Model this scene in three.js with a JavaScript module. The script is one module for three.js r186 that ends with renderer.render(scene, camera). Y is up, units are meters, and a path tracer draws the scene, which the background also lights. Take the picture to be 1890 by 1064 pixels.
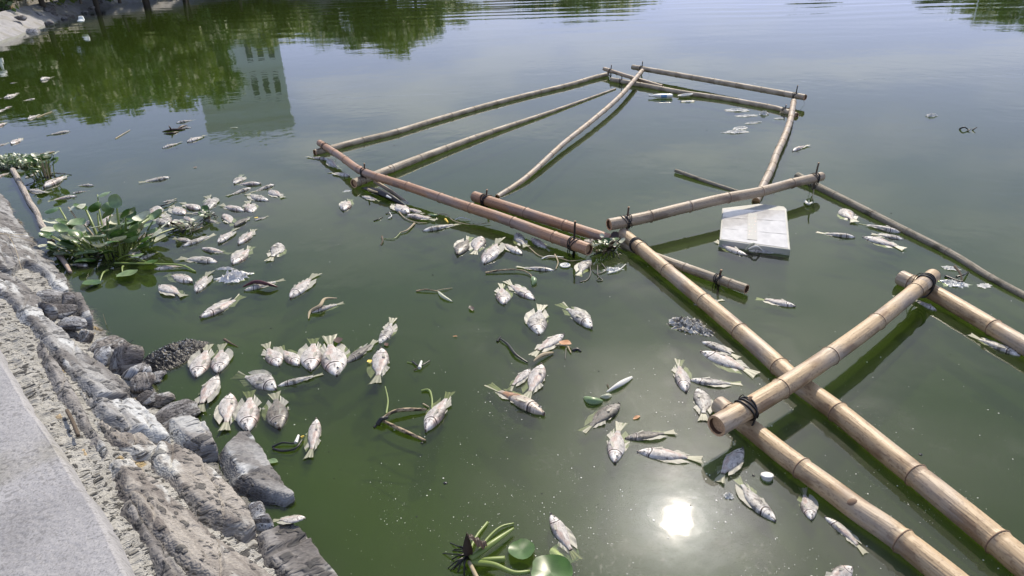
import * as THREE from 'three';
import { mergeGeometries } from 'three/addons/utils/BufferGeometryUtils.js';
import { ImprovedNoise } from 'three/addons/math/ImprovedNoise.js';

// ------------------------------------------------------------------ camera, sky, sun, exposure
const scene = new THREE.Scene();
const camera = new THREE.PerspectiveCamera(46.1, 1024 / 576, 0.05, 1500);
camera.rotation.order = 'YXZ';
camera.position.set(0, 1.8, 0);
camera.rotation.set(THREE.MathUtils.degToRad(-26.455), 0, THREE.MathUtils.degToRad(-2));
camera.updateMatrixWorld(true);
const SUN = new THREE.Vector3(0.215, 0.701, -0.680).normalize();
const EXPOSURE = 1.1;
scene.background = makeSky();
scene.environment = scene.background;
const sun = new THREE.DirectionalLight(0xfff1dc, 4.6);
sun.position.copy(SUN).multiplyScalar(40);
sun.castShadow = true;
sun.shadow.radius = 2.5;
sun.shadow.mapSize.set(2048, 2048);
Object.assign(sun.shadow.camera, { left: -45, right: 45, top: 45, bottom: -45, near: 1, far: 140 });
scene.add(sun, sun.target);

// ------------------------------------------------------------------ small tools
function rng(seed) { let a = seed >>> 0; return () => { a = (a + 0x6D2B79F5) | 0; let t = Math.imul(a ^ (a >>> 15), 1 | a); t = (t + Math.imul(t ^ (t >>> 7), 61 | t)) ^ t; return ((t ^ (t >>> 14)) >>> 0) / 4294967296; }; }
function hash2(x, y, s) { let h = Math.imul(x, 374761393) + Math.imul(y, 668265263) + Math.imul(s, 1274126177); h = Math.imul(h ^ (h >>> 13), 1274126177); return ((h ^ (h >>> 16)) >>> 0) / 4294967296; }
// value noise that wraps every p cells
function vnoise(x, y, p, s) {
  const xi = Math.floor(x), yi = Math.floor(y), fx = x - xi, fy = y - yi, w = t => t * t * (3 - 2 * t), m = a => ((a % p) + p) % p;
  const a = hash2(m(xi), m(yi), s), b = hash2(m(xi + 1), m(yi), s), c = hash2(m(xi), m(yi + 1), s), d = hash2(m(xi + 1), m(yi + 1), s);
  return a + (b - a) * w(fx) + (c - a) * w(fy) + (a - b - c + d) * w(fx) * w(fy);
}
function fbm(x, y, p, s, n = 4) { let v = 0, a = 0.5, t = 0; for (let i = 0; i < n; i++) { v += a * vnoise(x, y, p, s + i); t += a; x *= 2; y *= 2; p *= 2; a *= 0.5; } return v / t; }
const PN = new ImprovedNoise();
const pn = (x, y, z = 0) => PN.noise(x, y, z);
function clamp(x, a = 0, b = 1) { return Math.min(b, Math.max(a, x)); }
function smooth(a, b, x) { const t = clamp((x - a) / (b - a)); return t * t * (3 - 2 * t); }
function mix(a, b, t) { return a + (b - a) * t; }
const V = (x, y, z) => new THREE.Vector3(x, y, z);

function makeSky() {
  const w = 1024, h = 512, d = new Float32Array(w * h * 4), dir = new THREE.Vector3();
  for (let j = 0; j < h; j++) for (let i = 0; i < w; i++) {
    const el = ((j + 0.5) / h - 0.5) * Math.PI, az = ((i + 0.5) / w - 0.5) * 2 * Math.PI;
    dir.set(Math.cos(el) * Math.cos(az), Math.sin(el), Math.cos(el) * Math.sin(az));
    const up = Math.max(0, dir.y), k = Math.pow(1 - up, 3.2), k2 = Math.pow(1 - up, 9);
    let r = mix(0.13, 0.50, k), g = mix(0.21, 0.58, k), b = mix(0.44, 0.98, k);
    r = mix(r, 0.56, k2 * 0.6); g = mix(g, 0.64, k2 * 0.6); b = mix(b, 0.98, k2 * 0.6);
    // thin high cloud, laid out on a plane overhead so that it shrinks towards the horizon
    const s = 1 / (up + 0.12), cx = dir.x * s * 1.3 + 40, cz = dir.z * s * 1.3 + 40;
    let c = fbm(cx * 1.1, cz * 1.6, 256, 11, 5); c = smooth(0.46, 0.74, c) * smooth(0.02, 0.2, up) * 0.55;
    r = mix(r, 0.86, c); g = mix(g, 0.88, c); b = mix(b, 0.94, c);
    const ang = Math.acos(clamp(dir.dot(SUN), -1, 1)) * 180 / Math.PI;   // bright air round the sun
    const glow = 26 * Math.exp(-ang / 1.9) + 5 * Math.exp(-ang / 5) + 1.1 * Math.exp(-ang / 12) + 0.62 * Math.exp(-ang / 36);
    r += glow * 0.98; g += glow * 0.99; b += glow;
    if (dir.y < 0) { r = 0.3; g = 0.32; b = 0.34; }
    const o = (j * w + i) * 4; d[o] = r; d[o + 1] = g; d[o + 2] = b; d[o + 3] = 1;
  }
  const t = new THREE.DataTexture(d, w, h, THREE.RGBAFormat, THREE.FloatType);
  t.mapping = THREE.EquirectangularReflectionMapping; t.magFilter = THREE.LinearFilter; t.minFilter = THREE.LinearFilter; t.wrapS = THREE.RepeatWrapping; t.needsUpdate = true;
  return t;
}
// a point of the photograph (1890 x 1064) carried down its line of sight to the level h: where the thing stands
camera.updateProjectionMatrix();
function sight(px, py) { const v = V(px / 945 - 1, 1 - py / 532, 0.5).applyMatrix4(camera.projectionMatrixInverse).applyMatrix4(camera.matrixWorld); return v.sub(camera.position).normalize(); }
function spot(px, py, h = 0) { const d = sight(px, py); return camera.position.clone().addScaledVector(d, (h - camera.position.y) / d.y); }

const used = new Map();
function numbered(name) { const n = used.get(name) ?? 0; used.set(name, n + 1); return n ? `${name}_${String(n).padStart(3, '0')}` : name; }
function tag(o, label, category, group, kind) { const u = { label }; if (category) u.category = category; if (group) u.group = group; if (kind) u.kind = kind; o.userData = u; return o; }
function thing(name, pos, label, category, group) { const o = new THREE.Group(); o.name = numbered(name); o.position.copy(pos); tag(o, label, category, group); scene.add(o); return o; }
function part(name, geo, m, parent) { const o = new THREE.Mesh(geo, m); o.name = name; o.castShadow = o.receiveShadow = true; (parent ?? scene).add(o); return o; }
function solid(name, geo, m, label, category, group, kind) { const o = part(numbered(name), geo, m, scene); tag(o, label, category, group, kind); return o; }

function dataTex(w, h, f, srgb = false, rx = 1, ry = 1) {
  const d = new Uint8Array(w * h * 4);
  for (let j = 0; j < h; j++) for (let i = 0; i < w; i++) { const c = f(i / w, j / h, i, j), o = (j * w + i) * 4; for (let k = 0; k < 3; k++) d[o + k] = clamp(Array.isArray(c) ? c[k] : c) * 255; d[o + 3] = 255; }
  const t = new THREE.DataTexture(d, w, h, THREE.RGBAFormat);
  t.wrapS = t.wrapT = THREE.RepeatWrapping; t.magFilter = THREE.LinearFilter; t.minFilter = THREE.LinearMipmapLinearFilter; t.generateMipmaps = true; t.repeat.set(rx, ry);
  if (srgb) t.colorSpace = THREE.SRGBColorSpace;
  t.needsUpdate = true; return t;
}
function canvasTex(w, h, draw, srgb = true) { const c = document.createElement('canvas'); c.width = w; c.height = h; draw(c.getContext('2d'), w, h); const t = new THREE.CanvasTexture(c); if (srgb) t.colorSpace = THREE.SRGBColorSpace; t.wrapS = t.wrapT = THREE.RepeatWrapping; return t; }
const std = o => new THREE.MeshStandardMaterial(o);
const phys = o => new THREE.MeshPhysicalMaterial(o);
const col = (r, g, b) => new THREE.Color().setRGB(r, g, b);
// geometry from a grid function (i, j) -> [x, y, z, u, v]
function gridGeo(nu, nv, f, keep) {
  const p = [], uv = [], idx = [];
  for (let j = 0; j <= nv; j++) for (let i = 0; i <= nu; i++) { const a = f(i / nu, j / nv, i, j); p.push(a[0], a[1], a[2]); uv.push(a[3] ?? i / nu, a[4] ?? j / nv); }
  for (let j = 0; j < nv; j++) for (let i = 0; i < nu; i++) { const a = j * (nu + 1) + i, b = a + 1, c = a + nu + 1, d = c + 1; if (keep && !keep(a, b, c, d)) continue; idx.push(a, b, d, a, d, c); }
  const g = new THREE.BufferGeometry();
  g.setAttribute('position', new THREE.Float32BufferAttribute(p, 3)); g.setAttribute('uv', new THREE.Float32BufferAttribute(uv, 2)); g.setIndex(idx); g.computeVertexNormals();
  return g;
}
// a tube along points whose radius is a function of the share of its length
function tubeGeo(pts, rad, seg = 24, round = 8, cap = true) {
  const curve = pts.length === 2 ? new THREE.LineCurve3(pts[0], pts[1]) : new THREE.CatmullRomCurve3(pts, false, 'centripetal');
  const len = curve.getLength(), fr = frames(curve, seg), p = [], uv = [], idx = [];
  for (let i = 0; i <= seg; i++) { const t = i / seg, r = typeof rad === 'function' ? rad(t) : rad;
    for (let j = 0; j <= round; j++) { const a = j / round * 2 * Math.PI, q = fr[i].p.clone().addScaledVector(fr[i].n, Math.cos(a) * r).addScaledVector(fr[i].b, Math.sin(a) * r); p.push(q.x, q.y, q.z); uv.push(j / round, t * len); } }
  for (let i = 0; i < seg; i++) for (let j = 0; j < round; j++) { const a = i * (round + 1) + j, b = a + 1, c = a + round + 1, d = c + 1; idx.push(a, b, d, a, d, c); }
  if (cap) for (const [i, s] of [[0, 1], [seg, -1]]) { const n = p.length / 3; p.push(fr[i].p.x, fr[i].p.y, fr[i].p.z); uv.push(0.5, 0); for (let j = 0; j < round; j++) { const a = i * (round + 1) + j; s > 0 ? idx.push(n, a + 1, a) : idx.push(n, a, a + 1); } }
  const g = new THREE.BufferGeometry();
  g.setAttribute('position', new THREE.Float32BufferAttribute(p, 3)); g.setAttribute('uv', new THREE.Float32BufferAttribute(uv, 2)); g.setIndex(idx); g.computeVertexNormals();
  return g;
}
function frames(curve, seg) { // an upright frame: n sideways, b upwards
  const out = [];
  for (let i = 0; i <= seg; i++) { const t = i / seg, p = curve.getPointAt(t), d = curve.getTangentAt(t); const ref = Math.abs(d.y) > 0.9 ? V(1, 0, 0) : V(0, 1, 0); const n = new THREE.Vector3().crossVectors(d, ref).normalize(), b = new THREE.Vector3().crossVectors(n, d).normalize(); out.push({ p, d, n, b }); }
  return out;
}

// ------------------------------------------------------------------ materials
const waterBump = dataTex(1024, 1024, (u, v) => { const a = fbm(u * 10, v * 10, 10, 3, 3), b = fbm(u * 42, v * 42, 42, 9, 3), m = smooth(0.4, 0.7, fbm(u * 6, v * 6, 6, 71, 2)); return a * 0.55 + b * 0.3 * (0.35 + m * 0.65); });
const M = {};
M.water = phys({ color: col(0.60, 0.66, 0.45), transmission: 1, thickness: 0, roughness: 0.03, ior: 1.33, bumpMap: waterBump, bumpScale: 0.0030 });
M.bed = std({ map: dataTex(512, 512, (u, v) => { const a = fbm(u * 6, v * 6, 6, 17, 4), k = 0.85 + a * 0.3; return [0.072 * k, 0.115 * k, 0.010 * k]; }), roughness: 1 });
const bambooMap = (seed, base, dark) => dataTex(256, 1024, (u, v) => {
  const f = fbm(u * 40, v * 6, 40, seed, 3) * 0.6 + fbm(u * 12, v * 3, 12, seed + 5, 3) * 0.4, blot = smooth(0.50, 0.70, fbm(u * 5, v * 14, 5, seed + 9, 5)), grey = smooth(0.5, 0.72, fbm(u * 3, v * 7, 3, seed + 14, 4)), fleck = smooth(0.72, 0.8, vnoise(u * 60, v * 220, 60, seed + 31));
  const k = clamp((f - 0.3) * 1.1), q = clamp(blot * 0.55 + fleck * 0.4 + (1 - k) * 0.4);
  const gm = (base[0] + base[1] + base[2]) / 3 * 0.95; return base.map((c, i) => mix(mix(c, dark[i], q), gm * (0.8 + k * 0.25), grey * 0.4));
}, false, 1, 0.55);
const bump1 = dataTex(256, 512, (u, v) => fbm(u * 48, v * 10, 48, 77, 3), false, 1, 1.2);
M.bamboo = [
  std({ map: bambooMap(3, [0.54, 0.41, 0.245], [0.24, 0.155, 0.085]), roughness: 0.5, bumpMap: bump1, bumpScale: 0.0018 }),
  std({ map: bambooMap(19, [0.43, 0.345, 0.24], [0.18, 0.13, 0.085]), roughness: 0.55, bumpMap: bump1, bumpScale: 0.0015 }),
  std({ map: bambooMap(41, [0.49, 0.42, 0.31], [0.19, 0.155, 0.105]), roughness: 0.6, bumpMap: bump1, bumpScale: 0.002 }),
  std({ map: bambooMap(63, [0.44, 0.27, 0.165], [0.20, 0.095, 0.05]), roughness: 0.5, bumpMap: bump1, bumpScale: 0.0018 }),
  std({ map: bambooMap(57, [0.30, 0.27, 0.21], [0.07, 0.065, 0.04]), roughness: 0.75, bumpMap: bump1, bumpScale: 0.004 }),
];
M.node = std({ color: col(0.20, 0.13, 0.08), roughness: 0.7 });
M.cut = std({ map: dataTex(64, 64, (u, v) => { const n = fbm(u * 12, v * 12, 12, 5, 3); return [0.36 + n * 0.3, 0.22 + n * 0.22, 0.13 + n * 0.13]; }), roughness: 0.85 });
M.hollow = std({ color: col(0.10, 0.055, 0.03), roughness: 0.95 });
M.rope = std({ color: col(0.012, 0.012, 0.013), roughness: 0.55 });
M.peg = std({ color: col(0.10, 0.06, 0.035), roughness: 0.8 });
M.twig = std({ color: col(0.10, 0.075, 0.05), roughness: 0.8, bumpMap: bump1, bumpScale: 0.002 });
M.drystem = std({ color: col(0.34, 0.28, 0.18), roughness: 0.7 });
M.rot = std({ map: dataTex(128, 256, (u, v) => { const a = smooth(0.35, 0.65, fbm(u * 6, v * 14, 6, 7, 4)); return [mix(0.05, 0.40, a), mix(0.032, 0.31, a), mix(0.02, 0.19, a)]; }, false, 1, 4), roughness: 0.6, bumpMap: bump1, bumpScale: 0.002 });
M.black = std({ color: col(0.012, 0.011, 0.010), roughness: 0.35 });
M.greenstem = phys({ color: col(0.20, 0.27, 0.06), roughness: 0.4, transmission: 0.2, thickness: 0 });
M.leaf = ['rich', 'mid', 'pale'].map((n, i) => phys({ map: dataTex(128, 128, (u, v) => { const a = fbm(u * 5, v * 5, 5, 80 + i, 4), vein = 0.5 + 0.5 * Math.cos((u - 0.5) * 90 * (0.6 + v)); const b = [[0.06, 0.13, 0.025], [0.19, 0.28, 0.13], [0.52, 0.55, 0.41]][i]; return b.map(c => c * (0.65 + a * 0.7) * (0.94 + vein * 0.1)); }), roughness: [0.30, 0.36, 0.5][i], transmission: 0.25, thickness: 0, side: THREE.DoubleSide }));
M.deadleaf = phys({ color: col(0.035, 0.02, 0.012), roughness: 0.5, side: THREE.DoubleSide });
M.orange = phys({ color: col(0.42, 0.19, 0.07), roughness: 0.6, transmission: 0.15, thickness: 0, side: THREE.DoubleSide });
M.yellow = std({ color: col(0.7, 0.5, 0.08), roughness: 0.6, side: THREE.DoubleSide });
M.foam = std({ color: col(0.62, 0.62, 0.57), roughness: 0.75 });
M.scum = phys({ map: dataTex(256, 256, (u, v) => { const a = smooth(0.38, 0.62, fbm(u * 12, v * 12, 12, 71, 4)), b = vnoise(u * 40, v * 40, 40, 3); return [mix(0.16, 0.62, a) * (0.7 + 0.4 * b), mix(0.15, 0.61, a) * (0.7 + 0.4 * b), mix(0.12, 0.56, a) * (0.7 + 0.4 * b)]; }), roughness: 0.2, transmission: 0.1, thickness: 0, side: THREE.DoubleSide }); M.scum.roughness = 0.55;
M.plastic = phys({ color: col(0.70, 0.71, 0.67), roughness: 0.25, transmission: 0.12, thickness: 0, side: THREE.DoubleSide });
M.silver = std({ color: col(0.70, 0.69, 0.66), roughness: 0.42, metalness: 0.1, side: THREE.DoubleSide });
const gritBump = dataTex(1024, 1024, (u, v) => { const a = fbm(u * 30, v * 30, 30, 15, 5), p = smooth(0.60, 0.72, fbm(u * 70, v * 70, 70, 19, 3)), q = vnoise(u * 330, v * 330, 330, 21); return a * 0.6 - p * 0.45 + q * 0.18 + 0.35; });
const stoneBump = dataTex(512, 512, (u, v) => fbm(u * 24, v * 24, 24, 15, 5));
const stoneMap = (seed, a, b, c) => dataTex(1024, 1024, (u, v) => {
  const w = (fbm(u * 4, v * 4, 4, seed + 3, 3) - 0.5) * 0.10, st = fbm(u * 6, (v + w) * 42, 6 * 7, seed, 4), big = fbm(u * 5, v * 9, 5, seed + 20, 4), pit = smooth(0.60, 0.74, fbm(u * 70, v * 70, 70, 19, 3)), lime = smooth(0.50, 0.64, fbm(u * 9, (v + w) * 30, 9 * 10, seed + 60, 5)) * smooth(0.40, 0.58, fbm(u * 4, v * 5, 20, seed + 66, 3));
  return a.map((x, i) => mix(mix(mix(x, b[i], smooth(0.36, 0.62, st * 0.65 + big * 0.35)), c[i], lime * 0.85), 0.03, pit * 0.7) * (0.82 + 0.36 * vnoise(u * 260, v * 260, 260, seed + 2)));
});
M.stone = [
  std({ color: col(0.97, 1.02, 1.09), map: stoneMap(1, [0.135, 0.123, 0.114], [0.275, 0.263, 0.25], [0.46, 0.455, 0.44]), roughness: 0.9, bumpMap: gritBump, bumpScale: 0.014 }),
  std({ color: col(0.97, 1.02, 1.09), map: stoneMap(7, [0.105, 0.093, 0.085], [0.235, 0.216, 0.20], [0.40, 0.39, 0.37]), roughness: 0.9, bumpMap: gritBump, bumpScale: 0.02 }),
  std({ color: col(0.97, 1.02, 1.09), map: stoneMap(13, [0.14, 0.12, 0.105], [0.285, 0.253, 0.218], [0.45, 0.435, 0.40]), roughness: 0.92, bumpMap: gritBump, bumpScale: 0.02 }),
];
M.mortar = std({ map: dataTex(1024, 1024, (u, v) => { const a = fbm(u * 18, v * 18, 18, 33, 5), p = smooth(0.60, 0.74, fbm(u * 70, v * 70, 70, 19, 3)), y = smooth(0.70, 0.78, fbm(u * 9, v * 9, 9, 52, 4)); const g = 0.22 + a * 0.22; return [mix(mix(g, 0.34, y), 0.03, p * 0.85), mix(mix(g * 0.985, 0.26, y), 0.029, p * 0.85), mix(mix(g * 0.93, 0.14, y), 0.028, p * 0.85)]; }), roughness: 0.95, bumpMap: gritBump, bumpScale: 0.03 });
M.mortarbed = M.mortar.clone(); M.mortarbed.vertexColors = true;
M.concrete = std({ map: dataTex(1024, 1024, (u, v) => { const a = fbm(u * 7, v * 7, 7, 91, 5), d = smooth(0.45, 0.7, fbm(u * 4, v * 4, 4, 97, 5)) * 1.6; let sp = smooth(0.74, 0.8, vnoise(u * 300, v * 300, 300, 94)) * 0.5; const g = 0.205 + a * 0.15 + (vnoise(u * 420, v * 420, 420, 99) - 0.5) * 0.10; const pt = smooth(0.72, 0.80, vnoise(u * 120, v * 120, 120, 101)) * smooth(0.4, 0.6, fbm(u * 9, v * 9, 9, 103, 3)) * 0.55; sp = Math.max(sp, pt); return [mix(g, 0.12, sp) * (1 - d * 0.1), mix(g, 0.12, sp) * (1 - d * 0.11), mix(g * 1.02, 0.12, sp) * (1 - d * 0.16)]; }), roughness: 0.9, bumpMap: dataTex(512, 512, (u, v) => fbm(u * 90, v * 90, 90, 61, 2)), bumpScale: 0.003 });
M.mud = std({ map: dataTex(256, 256, (u, v) => { const a = fbm(u * 8, v * 8, 8, 23, 5); return [0.03 + a * 0.09, 0.027 + a * 0.08, 0.022 + a * 0.065]; }), roughness: 0.6, bumpMap: stoneBump, bumpScale: 0.02 });
M.dirt = std({ map: dataTex(256, 256, (u, v) => { const a = fbm(u * 8, v * 8, 8, 29, 5); return [0.16 + a * 0.12, 0.145 + a * 0.11, 0.11 + a * 0.08]; }), roughness: 0.95 });

// ------------------------------------------------------------------ the pond
// the near bank: u runs along the waterline towards the viewer, v away from the water
const A0 = V(-4.69, 0, -6.08), UU = V(0.6671, 0, 0.7450).normalize(), VV = V(-UU.z, 0, UU.x), VTOP = 0.53, HTOP = 0.28, TAN = HTOP / VTOP;
const NN = V(0, 1, 0).addScaledVector(VV, -TAN).normalize();
{
  const g = gridGeo(560, 420, (a, b) => { const x = -75 + a * 150, z = -95 + b * 115; return [x, 0, z, x / 5, z / 5]; });
  const p = g.attributes.position;
  for (let i = 0; i < p.count; i++) {
    const x = p.getX(i), z = p.getZ(i), d = Math.hypot(x, z);
    const k = smooth(15, 34, d) * (0.25 + 0.75 * smooth(-10, 0, x)) + 0.12 * smooth(9, 22, d);
    const w = Math.sin(z * 3.6 + x * 0.35 + pn(x * 0.15, z * 0.3) * 4) * 0.6 + Math.sin(z * 5.3 - x * 0.8 + pn(x * 0.2, z * 0.2, 5) * 5) * 0.4;
    p.setY(i, w * k * 0.0075 * (0.5 + 0.9 * clamp(0.5 + pn(x * 0.09, z * 0.12, 9) * 1.4)));
  }
  g.computeVertexNormals();
  const bed = gridGeo(420, 420, (a, b) => { const q = t => Math.sign(t) * (Math.abs(t) * 6 + t * t * 84), x = q(a * 2 - 1), z = -6 + q(b * 2 - 1); return [x, -0.02, z, x / 4, z / 4]; }), bp = bed.attributes.position;
  for (let i = 0; i < bp.count; i++) { const x = bp.getX(i), z = bp.getZ(i), v = (x - A0.x) * VV.x + (z - A0.z) * VV.z; bp.setY(i, -0.012 - 0.20 * smooth(-0.07, -0.6, v) + 0.012 * pn(x * 1.5, z * 1.5)); }
  bed.computeVertexNormals();
  solid('pond_bed', bed, M.bed, 'thick green murk deep below the surface of the pond', undefined, undefined, 'structure');
  for (const [k, o, label] of [[0.16, 0.32, 'thin green murk close below the surface of the pond'], [0.52, 0.36, 'denser green murk halfway down in the pond']]) {
    const l = bed.clone(), q = l.attributes.position; for (let i = 0; i < q.count; i++) q.setY(i, -0.004 + (q.getY(i) + 0.004) * k);
    const m = solid('murk', l, std({ map: M.bed.map, roughness: 1, transparent: true, opacity: o }), label, undefined, undefined, 'stuff'); m.castShadow = false;
  }
  solid('water', g, M.water, 'murky green pond water mirroring the sky', undefined, undefined, 'structure');
}
const onBank = (u, v, n = 0, h = v * TAN) => A0.clone().addScaledVector(UU, u).addScaledVector(VV, v).add(V(0, h, 0)).addScaledVector(NN, n);
function bankUV(px, py) { const d = sight(px, py), o = camera.position.clone().sub(A0), k = TAN; const t = -(o.y - k * o.dot(VV)) / (d.y - k * d.dot(VV)); const q = o.addScaledVector(d, t); return [q.dot(UU), q.dot(VV)]; }
{ // walkway along the top of the bank
  const g = gridGeo(300, 60, (a, b) => { const u = -16 + a * 30, t = b; let v, y; if (t < 0.12) { const q = t / 0.12; v = VTOP - 0.012 + 0.03 * q; y = HTOP - 0.06 + 0.072 * Math.sin(q * Math.PI / 2); } else { const q = (t - 0.12) / 0.88; v = VTOP + 0.018 + q * q * 2.4; y = HTOP + 0.012 + 0.004 * pn(u * 3, v * 3); }
    v += (0.012 * pn(u * 4, 3) + 0.008 * pn(u * 17, 8) + 0.005 * pn(u * 50, 2)) * smooth(0.3, 0.0, t) - 0.06 * smooth(4.2, 5.8, u) * smooth(1, 0.2, t); const q = onBank(u, v, 0, y); return [q.x, q.y, q.z, u / 1.2, v / 1.2]; });
  solid('path', g, M.concrete, 'smooth grey concrete walkway along the top of the bank', undefined, undefined, 'structure');
}
{
  const pond = [[14, 0.56], [-14.2, 0.56]].map(([u, v]) => onBank(u, v, 0, 0)).map(p => [p.x, p.z]).concat([[-15, -20], [-18, -28.5], [-20.6, -39], [-17, -49], [-8, -55], [8, -58], [22, -54], [32, -44], [37, -28], [38, -5], [26, 10], [12, 12]]);
  const sh = new THREE.Shape([V(-500, -600, 0), V(600, -600, 0), V(600, 300, 0), V(-500, 300, 0)].map(p => new THREE.Vector2(p.x, -p.y)));
  sh.holes.push(new THREE.Path(pond.map(([x, z]) => new THREE.Vector2(x, -z))));
  const g = new THREE.ShapeGeometry(sh); g.rotateX(-Math.PI / 2); g.translate(0, HTOP - 0.02, 0);
  const uv = g.attributes.uv, p = g.attributes.position; for (let i = 0; i < uv.count; i++) uv.setXY(i, p.getX(i) / 3, p.getZ(i) / 3);
  solid('ground', g, M.dirt, 'bare dusty ground round the pond', undefined, undefined, 'structure');
  // far banks, from the bend on the left round to the right
  const ring = pond.slice(1), pts = [];
  for (let i = 0; i + 1 < ring.length; i++) { const [x0, z0] = ring[i], [x1, z1] = ring[i + 1], n = Math.ceil(Math.hypot(x1 - x0, z1 - z0) / 0.5); for (let k = 0; k < n; k++) pts.push([mix(x0, x1, k / n), mix(z0, z1, k / n)]); }
  pts.push(ring.at(-1));
  const far = thing('far_embankment', V(-15, 0, -20), 'rough grey concrete and rubble bank on the far side of the pond', 'embankment');
  const cx = 5, cz = -25;
  const bg = gridGeo(pts.length - 1, 8, (a, b, i, j) => { const [x, z] = pts[i], dx = cx - x, dz = cz - z, l = Math.hypot(dx, dz), q = 1 - b, w = 1.1 * q + 0.10 * pn(x * 0.9, z * 0.9, j), y = -0.06 + b * 0.60 + 0.06 * pn(x * 1.3, z * 1.3, j * 0.7) * (1 - Math.abs(b * 2 - 1)); return [x + dx / l * w - far.position.x, y, z + dz / l * w - far.position.z, i / 3, b]; });
  part('slope', bg, M.concrete, far);
  const R = rng(5);
  for (let k = 0; k < 34; k++) { const t = 0.08 + R() * 0.56, i = Math.floor(t * 70), [x, z] = pts[i], dx = cx - x, dz = cz - z, l = Math.hypot(dx, dz), w = 0.1 + R() * 1.0; const s = part('stone', rockGeo(0.07 + R() * 0.16, 60 + k), M.stone[k % 3], far); s.position.set(x + dx / l * w + (R() - 0.5) * 0.8 - far.position.x, 0.46 - w * 0.47, z + dz / l * w + (R() - 0.5) - far.position.z); s.rotation.y = R() * 6; }
}
function rockGeo(r, seed, flat = 0.65, detail = 4) { // a broken stone: flat faces cut across a ball, then roughened
  const g = new THREE.IcosahedronGeometry(1, detail), p = g.attributes.position, v = V(0, 0, 0), R = rng(Math.floor(seed * 977) + 5), planes = [];
  for (let i = 0; i < 11; i++) { const a = R() * 6.28, y = R() * 2 - 1, q = Math.sqrt(1 - y * y); planes.push([Math.cos(a) * q, y, Math.sin(a) * q, 0.62 + R() * 0.34]); }
  for (let i = 0; i < p.count; i++) { v.fromBufferAttribute(p, i).normalize(); let k = 1.15; for (const [a, b, c, d] of planes) { const q = v.x * a + v.y * b + v.z * c; if (q > 0.05) k = Math.min(k, d / q); } k *= 1 + 0.05 * pn(v.x * 3 + seed, v.y * 3, v.z * 3) + 0.035 * pn(v.x * 8, v.y * 8 + seed, v.z * 8) + 0.02 * pn(v.x * 18, v.y * 18, v.z * 18 + seed); v.multiplyScalar(k * r); p.setXYZ(i, v.x * 1.2, v.y * flat, v.z); }
  const n = g.attributes.uv; for (let i = 0; i < n.count; i++) n.setXY(i, p.getX(i) * 2 + seed * 0.13, (p.getZ(i) + p.getY(i)) * 2);
  g.deleteAttribute('normal'); return weld(g);
}
function weld(g) { // join equal corners so that the surface shades smoothly
  const p = g.attributes.position, uv = g.attributes.uv, m = new Map(), np = [], nu = [], idx = [];
  for (let i = 0; i < p.count; i++) { const k = [p.getX(i), p.getY(i), p.getZ(i)].map(x => Math.round(x * 1e5)).join(); let j = m.get(k); if (j === undefined) { j = np.length / 3; m.set(k, j); np.push(p.getX(i), p.getY(i), p.getZ(i)); nu.push(uv.getX(i), uv.getY(i)); } idx.push(j); }
  const o = new THREE.BufferGeometry(); o.setAttribute('position', new THREE.Float32BufferAttribute(np, 3)); o.setAttribute('uv', new THREE.Float32BufferAttribute(nu, 2)); o.setIndex(idx); o.computeVertexNormals(); return o;
}
// the stone revetment: a bed of mortar with big slabs set in it
const bank = thing('stone_embankment', A0, 'sloping embankment of grey stone slabs set in rough mortar beside the pond', 'embankment');
const inBank = q => [q.x - A0.x, q.y - A0.y, q.z - A0.z];
{
  const C = [], g = gridGeo(1500, 110, (a, b) => {
    const u = -2.5 + a * 11.5, v = -0.12 + b * (VTOP + 0.14), top = smooth(0.36, 0.44, v);
    const cell = Math.abs(pn(u * 16, v * 16, 2)), fine = pn(u * 40, v * 40, 7);
    let n = -0.025 + 0.022 * pn(u * 4, v * 6, 1) + 0.014 * (cell - 0.2) + 0.007 * fine;
    n += top * (0.004 + 0.018 * (Math.abs(pn(u * 22, v * 22, 4)) - 0.25) + 0.008 * pn(u * 44, v * 44, 2) - 0.009 * smooth(0.25, 0.5, pn(u * 26, v * 30, 11)));
    n *= smooth(VTOP + 0.02, VTOP - 0.02, v) ; n -= 0.012 * smooth(0.46, 0.52, v);
    const q = onBank(u, v, n), wet = wetness(q, u); C.push(wet, wet, wet * 0.97); return [...inBank(q), u / 0.9, (v + n * 1.3) / 0.9];
  });
  g.setAttribute('color', new THREE.Float32BufferAttribute(C, 3)); part('mortar', g, M.mortarbed, bank);
}
function wetness(q, u) { return 0.46 + 0.54 * smooth(0.0, 0.028, q.y + 0.022 * pn(u * 9, q.y * 20, 6) - 0.004); }   // the dark wet and slimy band along the waterline
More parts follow.
